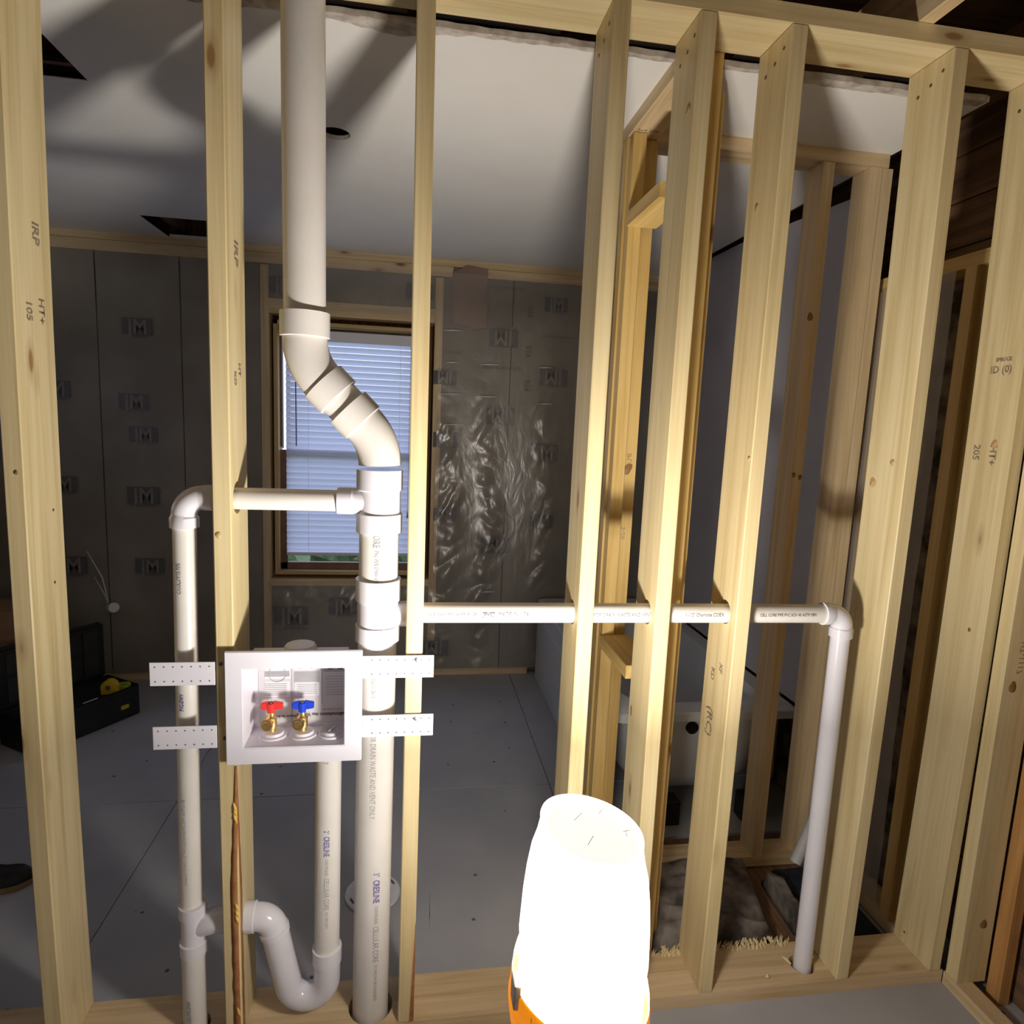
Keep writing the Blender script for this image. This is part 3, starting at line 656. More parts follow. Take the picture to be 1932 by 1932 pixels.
# left branch
XL = -.507; YL = .052
lp = tube('pipe', [(XS - .075, YL, BZ), (XL + .045, YL, BZ)], S15, 'pvc', pn)
tube('hub', [(XS - .060, YL, BZ), (XS - .092, YL, BZ)], .0300, 'pvc_shiny', pn)
q = bend(Vector((XL + .040, YL, BZ)), Vector((-1, 0, 0)), Vector((0, 0, -1)), .040, PI / 2)
el = tube('elbow_fitting', [Vector((XL + .062, YL, BZ)), Vector((XL + .044, YL, BZ))] + q + [q[-1] - Z * .004, q[-1] - Z * .026], [H15, H15] + [.0268] * 13 + [.0300, .0300], 'pvc_shiny', pn)
tube('pipe', [(XL, YL, BZ - .05), (XL - .009, YL, .36)], S15, 'pvc', pn)
t3 = tube('tee_fitting', [(XL - .006, YL, .238), (XL - .006, YL, .268), (XL - .006, YL, .270), (XL - .006, YL, .335), (XL - .006, YL, .337), (XL - .006, YL, .366)], [.0315, .0315, .0275, .0275, .0315, .0315], 'pvc_shiny', pn)
tube('tee_branch', [(XL, YL, .300), (XL + .02, YL, .310), (XL + .045, YL, .317), (XL + .075, YL, .317)], [.022, .028, .030, .030], 'pvc_shiny', t3)
tube('pipe', [(XL - .007, YL, -.03), (XL - .007, YL, .26)], S2 * .9, 'pvc', pn)
# trap
XR = -.202
rp = tube('pipe', [(XR + .003, YL, .786), (XR, YL, .21)], S2, 'pvc', pn); rp['label'] = 'standpipe below the washer box with printed lettering'
h = Vector((-1, 0, 0))
ta = bend(Vector((XR, YL, .135)), -Z, h, .047, PI - .12, 18)
dl = (ta[-1] - ta[-2]).normalized()
tb0 = ta[-1].copy()
tb = bend(tb0, dl, h, .042, math.acos(max(-1, min(1, dl.dot(h)))), 12)
tb0 = ta[-1] + dl * max(.005, (.318 - tb[-1].z) / dl.z)
tb = bend(tb0, dl, h, .042, math.acos(max(-1, min(1, dl.dot(h)))), 12)
tr = tube('trap_fitting', [Vector((XR, YL, .222)), Vector((XR, YL, .184)), Vector((XR, YL, .182))] + ta + [tb0], [.0355, .0355, .0325] + [.0322] * 19 + [.0322], 'pvc_shiny', pn, 40)
tube('trap_arm', [tb0 - dl * .012, tb0] + tb + [tb[-1] + h * .002, tb[-1] + h * .03], [.0352, .0352] + [.0322] * 13 + [.0358, .0358], 'pvc_shiny', pn, 40)
TZ = tb[-1].z
tube('pipe', [tb[-1] + h * .01, Vector((XL + .05, YL, TZ))], S2 * .9, 'pvc', pn)
# right branch
tube('pipe', [(XS + .07, HY, HZ + .003), (.60, HY, HZ), (1.075, HY, HZ - .003)], S15, 'pvc', pn)
q = bend(Vector((1.072, HY, HZ - .003)), Vector((1, 0, 0)), -Z, .036, PI / 2)
tube('elbow_fitting', [Vector((1.048, HY, HZ - .003)), Vector((1.068, HY, HZ - .003))] + q + [q[-1] - Z * .003, q[-1] - Z * .026], [.0295, .0295] + [.0268] * 13 + [.0295, .0295], 'pvc_shiny', pn)
o = tube('pipe', [(1.108, HY, HZ - .05), (1.110, HY, -.05)], S15, 'pvc_shiny', pn); o['label'] = 'thin vertical vent pipe at the right'
# lettering
D = Vector((0, 0, -1)); Rx = Vector((1, 0, 0))
def run(parent, words, c, ax, start, ang, r, flip=1):
    s = start
    for w_, size, mat, bold, gap in words:
        o, wd = text_pipe('printed_text', w_, size, c, ax, s, ang, r, mat, parent, bold, flip); s += wd + gap
run(pn, [('3"', .020, 'ink_blue', 0, .008), ('CRESLINE', .021, 'ink_blue', .0004, .008), ('COEXTRUDED', .011, 'ink_grey', 0, .006), ('CELLULAR CORE', .019, 'ink_grey', 0, .008), ('PVC PIPE DWV IPS SCH 40 SERIES', .010, 'ink_grey', 0, .01)], (XS, YS, .445), D, 0, .18, S3)
run(pn, [('FOR DRAIN WASTE AND VENT ONLY', .019, 'ink_grey', 0, .008)], (XS, YS, .805), D, 0, -.10, S3)
run(pn, [('2026/01/28/15', .013, 'ink_grey', 0, .02)], (XS, YS, .94), D, 0, -.12, S3)
run(pn, [('70D9 / 1', .013, 'ink_grey', 0, .02)], (XS, YS, 1.03), D, 0, -.05, S3)
run(pn, [('ORE', .022, 'ink_grey', .0004, .006), ('PVC PIPE DWV IPS SC', .0135, 'ink_grey', 0, .01)], (XS, YS, 1.27), D, 0, -.05, S3)
run(pn, [('ONLY', .018, 'ink_grey', 0, .01)], (XR + .002, YL, .755), D, 0, -.05, S2)
run(pn, [('2"', .017, 'ink_blue', 0, .006), ('CRESLINE', .018, 'ink_blue', .0003, .006), ('COEXTRUDED', .010, 'ink_grey', 0, .005), ('CELLULAR CORE', .0165, 'ink_grey', 0, .006), ('PVC PIPE DWV', .010, 'ink_grey', 0, .01)], (XR + .001, YL, .555), D, 0, .05, S2)
run(pn, [('CHARLOTTE PIPE', .013, 'ink_grey', .0003, .01)], (XL, YL, 1.13), Z, 0, .3, S15)
run(pn, [('PVC-DWV', .013, 'ink_blue', .0006, .01)], (XL - .003, YL, .86), Z, 0, .25, S15)
run(pn, [('CHARLOTTE PIPE 1-1/2" PVC-1120 SCH 40 PVC-DWV ASTM D1785', .011, 'ink_grey', 0, .01)], (XL - .006, YL, .43), Z, 0, .25, S15)
run(pn, [('MADE IN USA PVC-DWV', .013, 'ink_grey', .0004, .01)], (XL - .007, YL, .03), Z, 0, .2, S2 * .9)
run(pn, [('NSF-DWV 300/14 2PP18 128', .011, 'ink', 0, .014), ('[PVC]', .014, 'ink', .0004, .008), ('MADE IN USA', .0145, 'ink', 0, .02)], (.028, HY, HZ + .002), Rx, 0, .12, S15)
run(pn, [('FOR DRAIN WASTE AND VENT ONLY', .0125, 'ink', 0, .02)], (.425, HY, HZ), Rx, 0, .12, S15)
run(pn, [('1-1/2" Charlotte COEX', .0125, 'ink', 0, .02)], (.66, HY, HZ - .001), Rx, 0, .12, S15)
run(pn, [('CELL CORE PIPE PVC SCH 40 ASTM F891', .0105, 'ink', 0, .02)], (.86, HY, HZ - .002), Rx, 0, .12, S15)

# ------------------------------------------------------------------ washer outlet box
ob = empty('washer_outlet_box', (-.265, -.01, .75), 'white plastic washing machine outlet box with red and blue valves', 'outlet box')
FX0, FX1, FZ0, FZ1 = -.411, -.118, .752, 1.014; OX0, OX1, OZ0, OZ1 = -.374, -.157, .791, .974
def frame_mesh(name, outer, inner, y0, y1, mat, parent):
    bm = bmesh.new(); A = []; 
    for y in (y0, y1):
        A.append([bm.verts.new((x, y, z)) for x, z in outer]); A.append([bm.verts.new((x, y, z)) for x, z in inner])
    o0, i0, o1, i1 = A
    for k in range(4):
        j = (k + 1) % 4
        bm.faces.new((o0[k], o0[j], i0[j], i0[k])); bm.faces.new((o1[k], i1[k], i1[j], o1[j])); bm.faces.new((o0[k], o1[k], o1[j], o0[j])); bm.faces.new((i0[k], i0[j], i1[j], i1[k]))
    bmesh.ops.recalc_face_normals(bm, faces=bm.faces[:])
    ed = [e for e in bm.edges if e.calc_face_angle(0) > 1]
    bmesh.ops.bevel(bm, geom=ed, offset=.0015, segments=2, affect='EDGES')
    return link(name, mesh_of(bm), mat, parent, -wloc(parent))
rc = lambda a, b, c, d: [(a, c), (b, c), (b, d), (a, d)]
frame_mesh('faceplate', rc(FX0, FX1, FZ0, FZ1), rc(OX0, OX1, OZ0, OZ1), -.018, -.008, 'box_plastic', ob)
BB = .078
bm = bmesh.new()
bm_box(bm, (OX0 - .006, -.009, OZ0 - .004), (OX0, BB, OZ1 + .004)); bm_box(bm, (OX1, -.009, OZ0 - .004), (OX1 + .006, BB, OZ1 + .004))
bm_box(bm, (OX0, -.009, OZ1), (OX1, BB, OZ1 + .004)); bm_box(bm, (OX0, -.009, OZ0 - .004), (OX1, BB, OZ0)); bm_box(bm, (OX0 - .006, BB, OZ0 - .004), (OX1 + .006, BB + .004, OZ1 + .004))
bmesh.ops.recalc_face_normals(bm, faces=bm.faces[:])
link('box_body', mesh_of(bm), 'box_plastic', ob, -wloc(ob))
tube('top_knockout', [(-.262, .045, .977), (-.262, .045, 1.003), (-.262, .045, 1.008)], [.036, .036, .032], 'pvc', ob)
box('back_rim', (-.37, .02, .978), (-.155, .075, .990), 'pvc', ob, .002)
for (xa, xb, za, zb, side) in ((-.567, -.4335, .935, .988, 0), (-.565, -.4325, .788, .841, 0), (-.118, .0415, .944, .997, 1), (-.118, .0435, .802, .855, 1)):
    st = box('strap', (xa, -.0065, za), (xb, -.0040, zb), 'box_plastic', ob, .0008)
    n = 7 if side == 0 else 8
    pts = []
    for k in range(n):
        x = (xa + .011 + k * .0185) if side == 0 else (xb - .010 - k * .0185)
        pts += [(x, -.0066, za + .010), (x, -.0066, zb - .010)]
    discs('nail_hole', pts, .0017, (0, -1, 0), 'ink', st, .0003)
for x, z in ((.003, .9865), (.003, .845)):
    tube('screw', [(x, -.0066, z), (x, -.0095, z), (x, -.0105, z)], [.0048, .0045, .002], 'steel', ob, 12)
for x, z in ((-.4225, .981), (-.4165, .808)):
    tube('screw', [(x, -.0005, z), (x, -.004, z)], [.0045, .004], 'ink', ob, 12)
# paper insert
ins = box('instruction_sheet', (OX0 + .012, BB - .0015, OZ0 + .012), (OX1 - .002, BB - .0005, OZ1 - .004), 'paper', ob)
def pp(x0, z0, x1, z1, mat, d=.0004): box('printed_panel', (x0, BB - .0016 - d, z0), (x1, BB - .0014, z1), mat, ins)
px0, px1 = OX0 + .014, OX1 - .004; pz = OZ1 - .006
pp(px0 + .012, pz - .055, px0 + .070, pz - .002, 'paper_light'); pp(px0 + .076, pz - .034, px0 + .138, pz - .008, 'paper_light'); pp(px0 + .146, pz - .040, px0 + .198, pz - .008, 'paper_grey')
pp(px0 + .078, pz - .064, px0 + .136, pz - .038, 'paper_grey'); pp(px0 + .012, pz - .050, px0 + .068, pz - .036, 'paper_grey', .0006); pp(px0 + .014, pz - .022, px0 + .036, pz - .006, 'paper_grey', .0006)
pp(px0 + .08, pz - .098, px0 + .136, pz - .066, 'paper_light'); pp(px0 + .012, pz - .10, px0 + .068, pz - .062, 'paper_light')
pp(px0 + .155, pz - .034, px0 + .167, pz - .014, 'ink', .0008); pp(px0 + .178, pz - .034, px0 + .190, pz - .014, 'ink', .0008)
def ringp(x, z, r, mat='ink_grey', tk=.0014):
    bm = bmesh.new(); n = 24; vs = []
    for rr in (r - tk, r):
        vs.append([bm.verts.new((x + rr * math.cos(2 * PI * k / n), BB - .0026, z + rr * math.sin(2 * PI * k / n))) for k in range(n)])
    for k in range(n): bm.faces.new((vs[0][k], vs[0][(k + 1) % n], vs[1][(k + 1) % n], vs[1][k]))
    link('printed_ring', mesh_of(bm), mat, ins, -wloc(ins))
ringp(px0 + .053, pz - .014, .011); ringp(px0 + .093, pz - .021, .0105, 'ink'); ringp(px0 + .118, pz - .021, .0105, 'ink'); ringp(px0 + .093, pz - .021, .0055, 'ink'); ringp(px0 + .118, pz - .021, .0055, 'ink')
ringp(px0 + .04, pz - .043, .020)
text_flat('printed_text', 'Installation des Vannes', .011, (px0 + .135, BB - .002, OZ0 + .031), (-1, 0, 0), (0, 0, -1), 'ink', ins, .0003)
text_flat('printed_text', 'Fixation du Boitier', .008, (px0 + .055, BB - .002, OZ0 + .028), (-1, 0, 0), (0, 0, -1), 'ink', ins, .0002)
text_flat('printed_text', 'coupe le long de la ligne', .005, (px0 + .165, BB - .002, OZ0 + .043), (-1, 0, 0), (0, 0, -1), 'ink', ins)
text_flat('printed_text', 'IPS', .010, (px0 + .19, BB - .002, OZ0 + .032), (1, 0, 0), (0, 0, 1), 'ink', ins, .0005)
for k in range(7): pp(px0 + .012, pz - .068 - k * .0046, px0 + .062, pz - .0665 - k * .0046, 'ink_grey', .0006)
for k in range(6): pp(px0 + .084, pz - .071 - k * .0046, px0 + .130, pz - .0695 - k * .0046, 'ink_grey', .0006)
for k in range(8): pp(px0 + .150, pz - .052 - k * .0066, px0 + .194, pz - .0508 - k * .0066, 'ink_grey', .0003)
pp(px0 + .072, pz - .165, px0 + .0735, pz - .0, 'ink_grey', .0003); pp(px0 + .141, pz - .12, px0 + .1425, pz - .0, 'ink_grey', .0003)
for x in (-.322, -.255, -.190):
    tube('boss', [(x, .040, OZ0 - .001), (x, .040, OZ0 + .004), (x, .040, OZ0 + .0045), (x, .040, OZ0 + .010), (x, .040, OZ0 + .011)], [.033, .031, .024, .022, .012], 'box_plastic', ob)
box('knockout_film', (-.215, .018, OZ0 + .0116), (-.168, .062, OZ0 + .0122), 'poly_hazy', ob)
tube('knockout_slot', [(-.196, .026, OZ0 + .013), (-.185, .050, OZ0 + .013)], [.0010, .0022], 'vinyl_white', ob, 8)
for x, hm, lab in ((-.326, 'red_plastic', 'brass valve with red handle'), (-.257, 'blue_plastic', 'brass valve with blue handle')):
    zz = OZ0 + .010
    vb_ = tube('valve', [(x, .040, zz), (x, .040, zz + .010), (x, .040, zz + .0105), (x, .040, zz + .020), (x, .040, zz + .024), (x, .040, zz + .034), (x, .040, zz + .040), (x, .040, zz + .052)], [.0095, .0095, .0125, .0125, .0115, .0125, .0075, .006], 'brass', ob)
    vb_['label'] = lab
    tube('valve_outlet', [(x - .002, .032, zz + .026), (x - .004, .022, zz + .026), (x - .0042, .0215, zz + .026), (x - .006, .012, zz + .027)], [.009, .0105, .013, .013], 'brass', vb_)
    tube('outlet_bore', [(x - .006, .0125, zz + .027), (x - .0061, .0112, zz + .027)], [.0085, .0080], 'brass', vb_)
    tube('handle', [(x, .036, zz + .048), (x, .036, zz + .070)], [.0085, .0095], hm, vb_, 20)
    bm = bmesh.new()
    for sg, x1 in ((-1, .0215), (1, .0265)):
        ps = [(sg * .005, zz + .054), (sg * x1, zz + .057), (sg * x1, zz + .071), (sg * .005, zz + .075)]
        f = [bm.verts.new((x + a, .031, c)) for a, c in ps]; g_ = [bm.verts.new((x + a, .041, c)) for a, c in ps]
        bm.faces.new(f); bm.faces.new(g_[::-1])
        for i in range(4): bm.faces.new((f[i], f[(i + 1) % 4], g_[(i + 1) % 4], g_[i]))
    bmesh.ops.recalc_face_normals(bm, faces=bm.faces[:]); bmesh.ops.bevel(bm, geom=[e for e in bm.edges if e.calc_face_angle(0) > 1], offset=.0012, segments=2, affect='EDGES')
    link('handle', mesh_of(bm), hm, vb_, -wloc(vb_))
    tube('stem_screw', [(x, .036, zz + .070), (x, .036, zz + .0735)], [.005, .0042], 'ink', vb_, 12)

# ------------------------------------------------------------------ work lamp
lx, ly = LAMP.x, LAMP.y
wk = empty('work_lamp', (lx, ly, 0), 'glowing frosted work lamp with orange base in front of the studs', 'lamp')
def lathe(name, prof, mat, parent, loc, n=64, smooth=True):
    bm = bmesh.new(); rings = []
    for r, z in prof: rings.append([bm.verts.new((r * math.cos(2 * PI * k / n), r * math.sin(2 * PI * k / n), z)) for k in range(n)])
    for a, b in zip(rings, rings[1:]):
        for k in range(n): bm.faces.new((a[k], a[(k + 1) % n], b[(k + 1) % n], b[k]))
    bmesh.ops.recalc_face_normals(bm, faces=bm.faces[:]); me = mesh_of(bm, smooth)
    try: me.set_sharp_from_angle(angle=math.radians(45))
    except Exception: pass
    return link(name, me, mat, parent, loc)
head = Matrix.Identity(4); head[2][0] = -.19; head[0][2] = .01   # the head leans a little
H0 = Vector((0, 0, .60))
def hp(o):   # tilt a lamp-head part about the head pivot
    M = Matrix.Translation(H0) @ head @ Matrix.Translation(-H0)
    o.data.transform(o.matrix_basis); o.matrix_basis = Matrix.Identity(4); o.data.transform(M)
    return o
hp(lathe('frosted_dome', [(.099, .645), (.098, .70), (.101, .74), (.0985, .80), (.095, .84), (.090, .875), (.083, .90), (.0785, .925)], 'lamp_dome', wk, (0, 0, 0)))
cap = hp(lathe('top_cap', [(.0001, .938), (.074, .938), (.078, .936), (.0795, .931), (.0785, .925), (.070, .922)], 'lamp_cap', wk, (0, 0, 0)))
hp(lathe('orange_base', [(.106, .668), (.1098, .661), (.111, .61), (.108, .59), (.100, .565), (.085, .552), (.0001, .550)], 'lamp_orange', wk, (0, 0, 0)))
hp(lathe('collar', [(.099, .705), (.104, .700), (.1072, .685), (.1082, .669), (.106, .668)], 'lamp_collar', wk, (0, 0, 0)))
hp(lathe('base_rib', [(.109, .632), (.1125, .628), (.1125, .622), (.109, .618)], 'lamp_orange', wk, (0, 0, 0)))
for (x, y, L_, a) in ((-.02, .01, .03, .9), (.025, .035, .022, .9), (-.015, -.045, .028, 1.0), (.052, -.01, .02, .5), (.048, -.018, .016, 1.4), (.0, .05, .016, .1)):
    o = box('scratch', (lx + x - L_ / 2, ly + y - .0006, .9382), (lx + x + L_ / 2, ly + y + .0006, .9388), 'lamp_scratch', wk); o.rotation_euler = (0, 0, a); hp(o)
b_ = hp(box('latch', (lx - .112, ly - .035, .640), (lx - .096, ly - .005, .682), 'steel', wk, .003))
for k in range(8):
    a = math.radians(215 + k * 11); c = Vector((lx + .1078 * math.cos(a), ly + .1072 * math.sin(a), .655))
    hp(box('vent_slot', c - Vector((.002, .002, .004)), c + Vector((.002, .002, .004)), 'wood_brown_trim', wk))
tube('stand_pole', [(lx, ly, .02), (lx, ly, .555)], .014, 'steel', wk)
for k in range(3):
    a = math.radians(30 + 120 * k)
    tube('stand_leg', [(lx + .012 * math.cos(a), ly + .012 * math.sin(a), .30), (lx + .30 * math.cos(a), ly + .30 * math.sin(a), .012)], .010, 'rubber_black', wk, 12)
for nm, z, rad, wt in (('lamp_light', .745, .055, LAMP_W),):
    ld = bpy.data.lights.new(nm, 'POINT'); ld.energy = wt; ld.color = (1, .955, .88); ld.shadow_soft_size = rad
    lo = bpy.data.objects.new(nm, ld); COL.objects.link(lo); lo.location = (lx, ly, z + .055)
ld = bpy.data.lights.new('ceiling_fill', 'AREA'); ld.shape = 'DISK'; ld.size = .12; ld.energy = LAMP_UP; ld.color = (1, .955, .87)  # added fill inside the lamp, aimed up to lift the ceiling
lo = bpy.data.objects.new('ceiling_fill', ld); COL.objects.link(lo); lo.location = (lx, ly, .76); lo.rotation_euler = (PI, 0, 0)

# ------------------------------------------------------------------ bathtub
TX0, TX1, TY0, TY1, TZ1 = .738, 1.462, .71, 2.255, .49
tub = empty('bathtub', ((TX0 + TX1) / 2, 1.48, 0), 'white bathtub behind the stud wall, under the window-side corner', 'bathtub')
def rrect(cx, cy, hx, hy, r, n=8):
    pts = []
    for (sx, sy, a0) in ((1, 1, 0), (-1, 1, PI / 2), (-1, -1, PI), (1, -1, 3 * PI / 2)):
        for k in range(n + 1):
            a = a0 + PI / 2 * k / n; pts.append((cx + sx * (hx - r) + r * math.cos(a), cy + sy * (hy - r) + r * math.sin(a)))
    return pts
cx, cy = (TX0 + TX1) / 2, (TY0 + TY1) / 2; hx, hy = (TX1 - TX0) / 2, (TY1 - TY0) / 2
def loft(name, secs, mat, parent, closed=False, cap0=False, cap1=False, smooth=True):
    bm = bmesh.new(); rs = [[bm.verts.new((x, y, z)) for x, y in pts] for pts, z in secs]; n = len(rs[0])
    for a, b in zip(rs, rs[1:]):
        for k in range(n): bm.faces.new((a[k], a[(k + 1) % n], b[(k + 1) % n], b[k]))
    if cap0: bm.faces.new(rs[0][::-1])
    if cap1: bm.faces.new(rs[-1])
    bmesh.ops.recalc_face_normals(bm, faces=bm.faces[:]); me = mesh_of(bm, smooth)
    try: me.set_sharp_from_angle(angle=math.radians(40))
    except Exception: pass
    return link(name, me, mat, parent, -wloc(parent))
loft('rim', [(rrect(cx, cy, hx, hy, .03), TZ1 - .035), (rrect(cx, cy, hx, hy, .03), TZ1 - .005), (rrect(cx, cy, hx - .005, hy - .005, .03), TZ1), (rrect(cx, cy, hx - .075, hy - .09, .12), TZ1), (rrect(cx, cy, hx - .085, hy - .10, .12), TZ1 - .012),
             (rrect(cx, cy, hx - .10, hy - .13, .12), .30), (rrect(cx, cy, hx - .14, hy - .20, .12), .13), (rrect(cx, cy, hx - .20, hy - .28, .10), .11)], 'tub_white', tub, cap1=True)
loft('outer_shell', [(rrect(cx + .01, cy, hx - .045, hy - .05, .10), TZ1 - .035), (rrect(cx + .01, cy, hx - .055, hy - .06, .12), .36), (rrect(cx + .01, cy, hx - .08, hy - .10, .14), .18), (rrect(cx + .01, cy, hx - .13, hy - .16, .14), .10), (rrect(cx + .01, cy, hx - .16, hy - .2, .14), .085)], 'tub_white', tub, cap1=True)
box('apron', (TX0 + .001, TY0 + .02, .001), (TX0 + .012, TY1 - .01, TZ1 - .03), 'tub_white', tub, .002)
box('apron_panel', (TX0 - .004, TY0 + .10, .06), (TX0 + .002, TY1 - .10, TZ1 - .09), 'tub_white', tub, .003)
for x in (.955, 1.30): box('tub_foot', (x, TY0 + .05, .0), (x + .085, TY0 + .12, .10), 'black_plastic', tub, .004)
tube('overflow_hole', [(1.058, TY0 + .045, .405), (1.058, TY0 + .058, .405)], .024, 'dark_gap', tub)
#box('ledger_board', (TX0 + .20, TY0 + .030, .0), (TX0 + .30, TY0 + .06, .10), 'black_plastic', tub, .004)

# things on the floor around it
def slab(name, pts, z0, z1, mat, amp=.012, n=26):
    """wavy batt over quad pts (4 xy corners)"""
    bm = bmesh.new(); P = [Vector((x, y, 0)) for x, y in pts]; T = []; 
    for i in range(n + 1):
        row = []
        for j in range(n + 1):
            u, v = i / n, j / n; p = (P[0] * (1 - u) + P[1] * u) * (1 - v) + (P[3] * (1 - u) + P[2] * u) * v
            e = min(u, 1 - u, v, 1 - v); z = z0 + (z1 - z0) * min(1, .25 + e * 9) + amp * noise.noise(Vector((p.x * 9, p.y * 26, 2))) * min(1, e * 8)
            row.append(bm.verts.new((p.x, p.y, z)))
        T.append(row)
    B = [[bm.verts.new((v.co.x, v.co.y, z0)) for v in r] for r in T]
    for i in range(n):
        for j in range(n):
            bm.faces.new((T[i][j], T[i + 1][j], T[i + 1][j + 1], T[i][j + 1])); bm.faces.new((B[i][j], B[i][j + 1], B[i + 1][j + 1], B[i + 1][j]))
    for k in range(n):
        for (a, b) in (((0, k), (0, k + 1)), ((n, k), (n, k + 1)), ((k, 0), (k + 1, 0)), ((k, n), (k + 1, n))):
            bm.faces.new((T[a[0]][a[1]], T[b[0]][b[1]], B[b[0]][b[1]], B[a[0]][a[1]]))
    bmesh.ops.recalc_face_normals(bm, faces=bm.faces[:])
    return link(name, mesh_of(bm, True), mat)
o = slab('insulation_batt', [(.70, .150), (1.085, .150), (1.165, .475), (.75, .495)], -.0, .085, 'insulation_dark', .028); tag(o, 'dark grey insulation batt lying on the floor behind the lamp', 'insulation')
bm = bmesh.new(); random.seed(3)
for k in range(170):
    x = random.uniform(.72, 1.11) if k % 8 else random.uniform(.66, .8); y = random.uniform(.128, .149); L_ = random.uniform(.008, .022); a = random.uniform(-.9, .9); wd = .0022
    z = TH + .001 if y < WD else .04; dx, dy = math.cos(a + 1.2) * L_, math.sin(a + 1.2) * L_
    p = [bm.verts.new(q) for q in ((x - wd, y - .006, z), (x + wd, y - .006, z), (x + dx + wd, y - .006 + dy * .6, z + .012 + .005 * random.random()), (x + dx, y - .002 + dy * .6, z + .004))]
    for f in ((0, 1, 2), (0, 2, 3), (0, 3, 1), (1, 3, 2)): bm.faces.new([p[i] for i in f])
bmesh.ops.recalc_face_normals(bm, faces=bm.faces[:])
o = link('wood_splinters', mesh_of(bm), 'wood_chip'); tag(o, 'pale wood splinters along the back edge of the bottom plate', 'wood splinters', kind='stuff')
for i, (x, y, a, L_) in enumerate(((1.070, .075, 1.9, .032), (1.150, .075, .4, .024), (.985, .028, .3, .012))):
    o = tube('wood_chip', [Vector((x - math.cos(a) * L_ / 2, y - math.sin(a) * L_ / 2, TH + .004)), Vector((x, y, TH + .006)), Vector((x + math.cos(a) * L_ / 2, y + math.sin(a) * L_ / 2, TH + .003))], [.002, .005, .001], 'wood_chip', None, 6)
    tag(o, ['pale wood chip at the left of the vent pipe foot', 'pale wood chip at the right of the vent pipe foot', 'tiny pale wood chip on the plate left of the vent pipe'][i], 'wood chip')
o = tube('pipe_offcut', [(1.325, .44, .062), (1.43, .465, .30)], S15 * .8, 'tub_white'); tag(o, 'short white pipe slanting behind the vertical vent pipe', 'pipe')
o = slab('dark_cloth', [(1.25, .160), (1.46, .160), (1.46, .49), (1.27, .49)], -.011, .02, 'navy_cloth', .02, 20); tag(o, 'dark crumpled sheet on the floor between vent pipe and end stud', 'sheet')
pb = slab('paper_bag', [(1.175, .20), (1.21, .20), (1.24, .38), (1.19, .42)], .002, .07, 'insulation_dark', .01, 10); tag(pb, 'small crumpled dark wad beside the batt, behind the vent pipe', 'wad')
# closet flange on the back floor
cf = empty('floor_flange', (-.116, .50, 0), 'white plastic toilet flange ring on the floor behind the stack pipe', 'flange')
lathe('flange_ring', [(.052, .001), (.085, .001), (.088, .004), (.086, .009), (.060, .011), (.052, .006), (.052, .001)], 'vinyl_white', cf, (0, 0, 0), 48)
for k in range(4):
    a0 = .4 + k * PI / 2; pts = [Vector((.072 * math.cos(a0 + .5 * j / 5), .072 * math.sin(a0 + .5 * j / 5), .0105)) + wloc(cf) for j in range(6)]
    tube('bolt_slot', pts, .0035, 'ink', cf, 8)
lathe('flange_collar', [(.052, .002), (.055, .014), (.046, .014), (.044, .002)], 'vinyl_white', cf, (0, 0, 0), 40)
lathe('knockout_plug', [(.0001, .006), (.044, .006), (.044, .002)], 'tub_white', cf, (0, 0, 0), 40)

# toolbox and friends at the back left
tbx = empty('toolbox', (-1.349, 1.878, 0), 'open black toolbox on the floor at the back left', 'toolbox')
TL, TD, THh = .50, .24, .155
tbx.rotation_euler = (0, 0, math.atan2(-.271, -.177))   # local +X runs along front toward the left
def lb(name, a, b, mat, par=tbx, bev=.004):
    a = Vector(a); b = Vector(b); c = (a + b) / 2; bm = bmesh.new(); bm_box(bm, a - c, b - c)
    bmesh.ops.bevel(bm, geom=bm.edges[:], offset=bev, segments=2, affect='EDGES'); bmesh.ops.recalc_face_normals(bm, faces=bm.faces[:])
    return link(name, mesh_of(bm), mat, par, c)
# interior side of box is local -Y (away from camera is to the left of direction)
sg = -1
lb('tub_front', (0, -.008, 0), (TL, 0, THh), 'black_plastic'); lb('tub_back', (0, -TD, 0), (TL, -TD + .008, THh), 'black_plastic')
lb('tub_side', (0, -TD, 0), (.008, 0, THh), 'black_plastic'); lb('tub_side', (TL - .008, -TD, 0), (TL, 0, THh), 'black_plastic'); lb('tub_bottom', (0, -TD, 0), (TL, 0, .008), 'black_plastic')
lb('tray', (.01, -TD + .01, .10), (TL - .01, -.010, .135), 'black_plastic')
lid = lb('lid', (0, -TD - .055, .14), (TL, -TD - .010, .43), 'black_plastic', bev=.012)
for (x0, x1, z0, z1) in ((.04, .11, .17, .40), (.13, .45, .31, .40), (.13, .45, .17, .29)):
    a = Vector((x0, -TD - .006, z0)); b = Vector((x1, -TD - .010, z1)); c = (a + b) / 2
    bm = bmesh.new(); bm_box(bm, a - c, b - c); bmesh.ops.recalc_face_normals(bm, faces=bm.faces[:]); link('lid_pocket', mesh_of(bm), 'rubber_black', lid, c - lid.location)
lb('latch', (.06, .0, .055), (.10, .006, .075), 'tape_yellow', bev=.002)
def rotp(v):
    a = tbx.rotation_euler.z; return Vector((tbx.location.x + v[0] * math.cos(a) - v[1] * math.sin(a), tbx.location.y + v[0] * math.sin(a) + v[1] * math.cos(a), v[2]))
tm = empty('tape_measure', rotp((.115, -.05, .136)), 'yellow tape measure lying in the open toolbox', 'tape measure')
c = wloc(tm)
tube('case', [c + Vector((0, -.022, .036)), c + Vector((0, -.02, .036)), c + Vector((0, .02, .036)), c + Vector((0, .022, .036))], [.030, .035, .035, .030], 'tape_yellow', tm, 20)
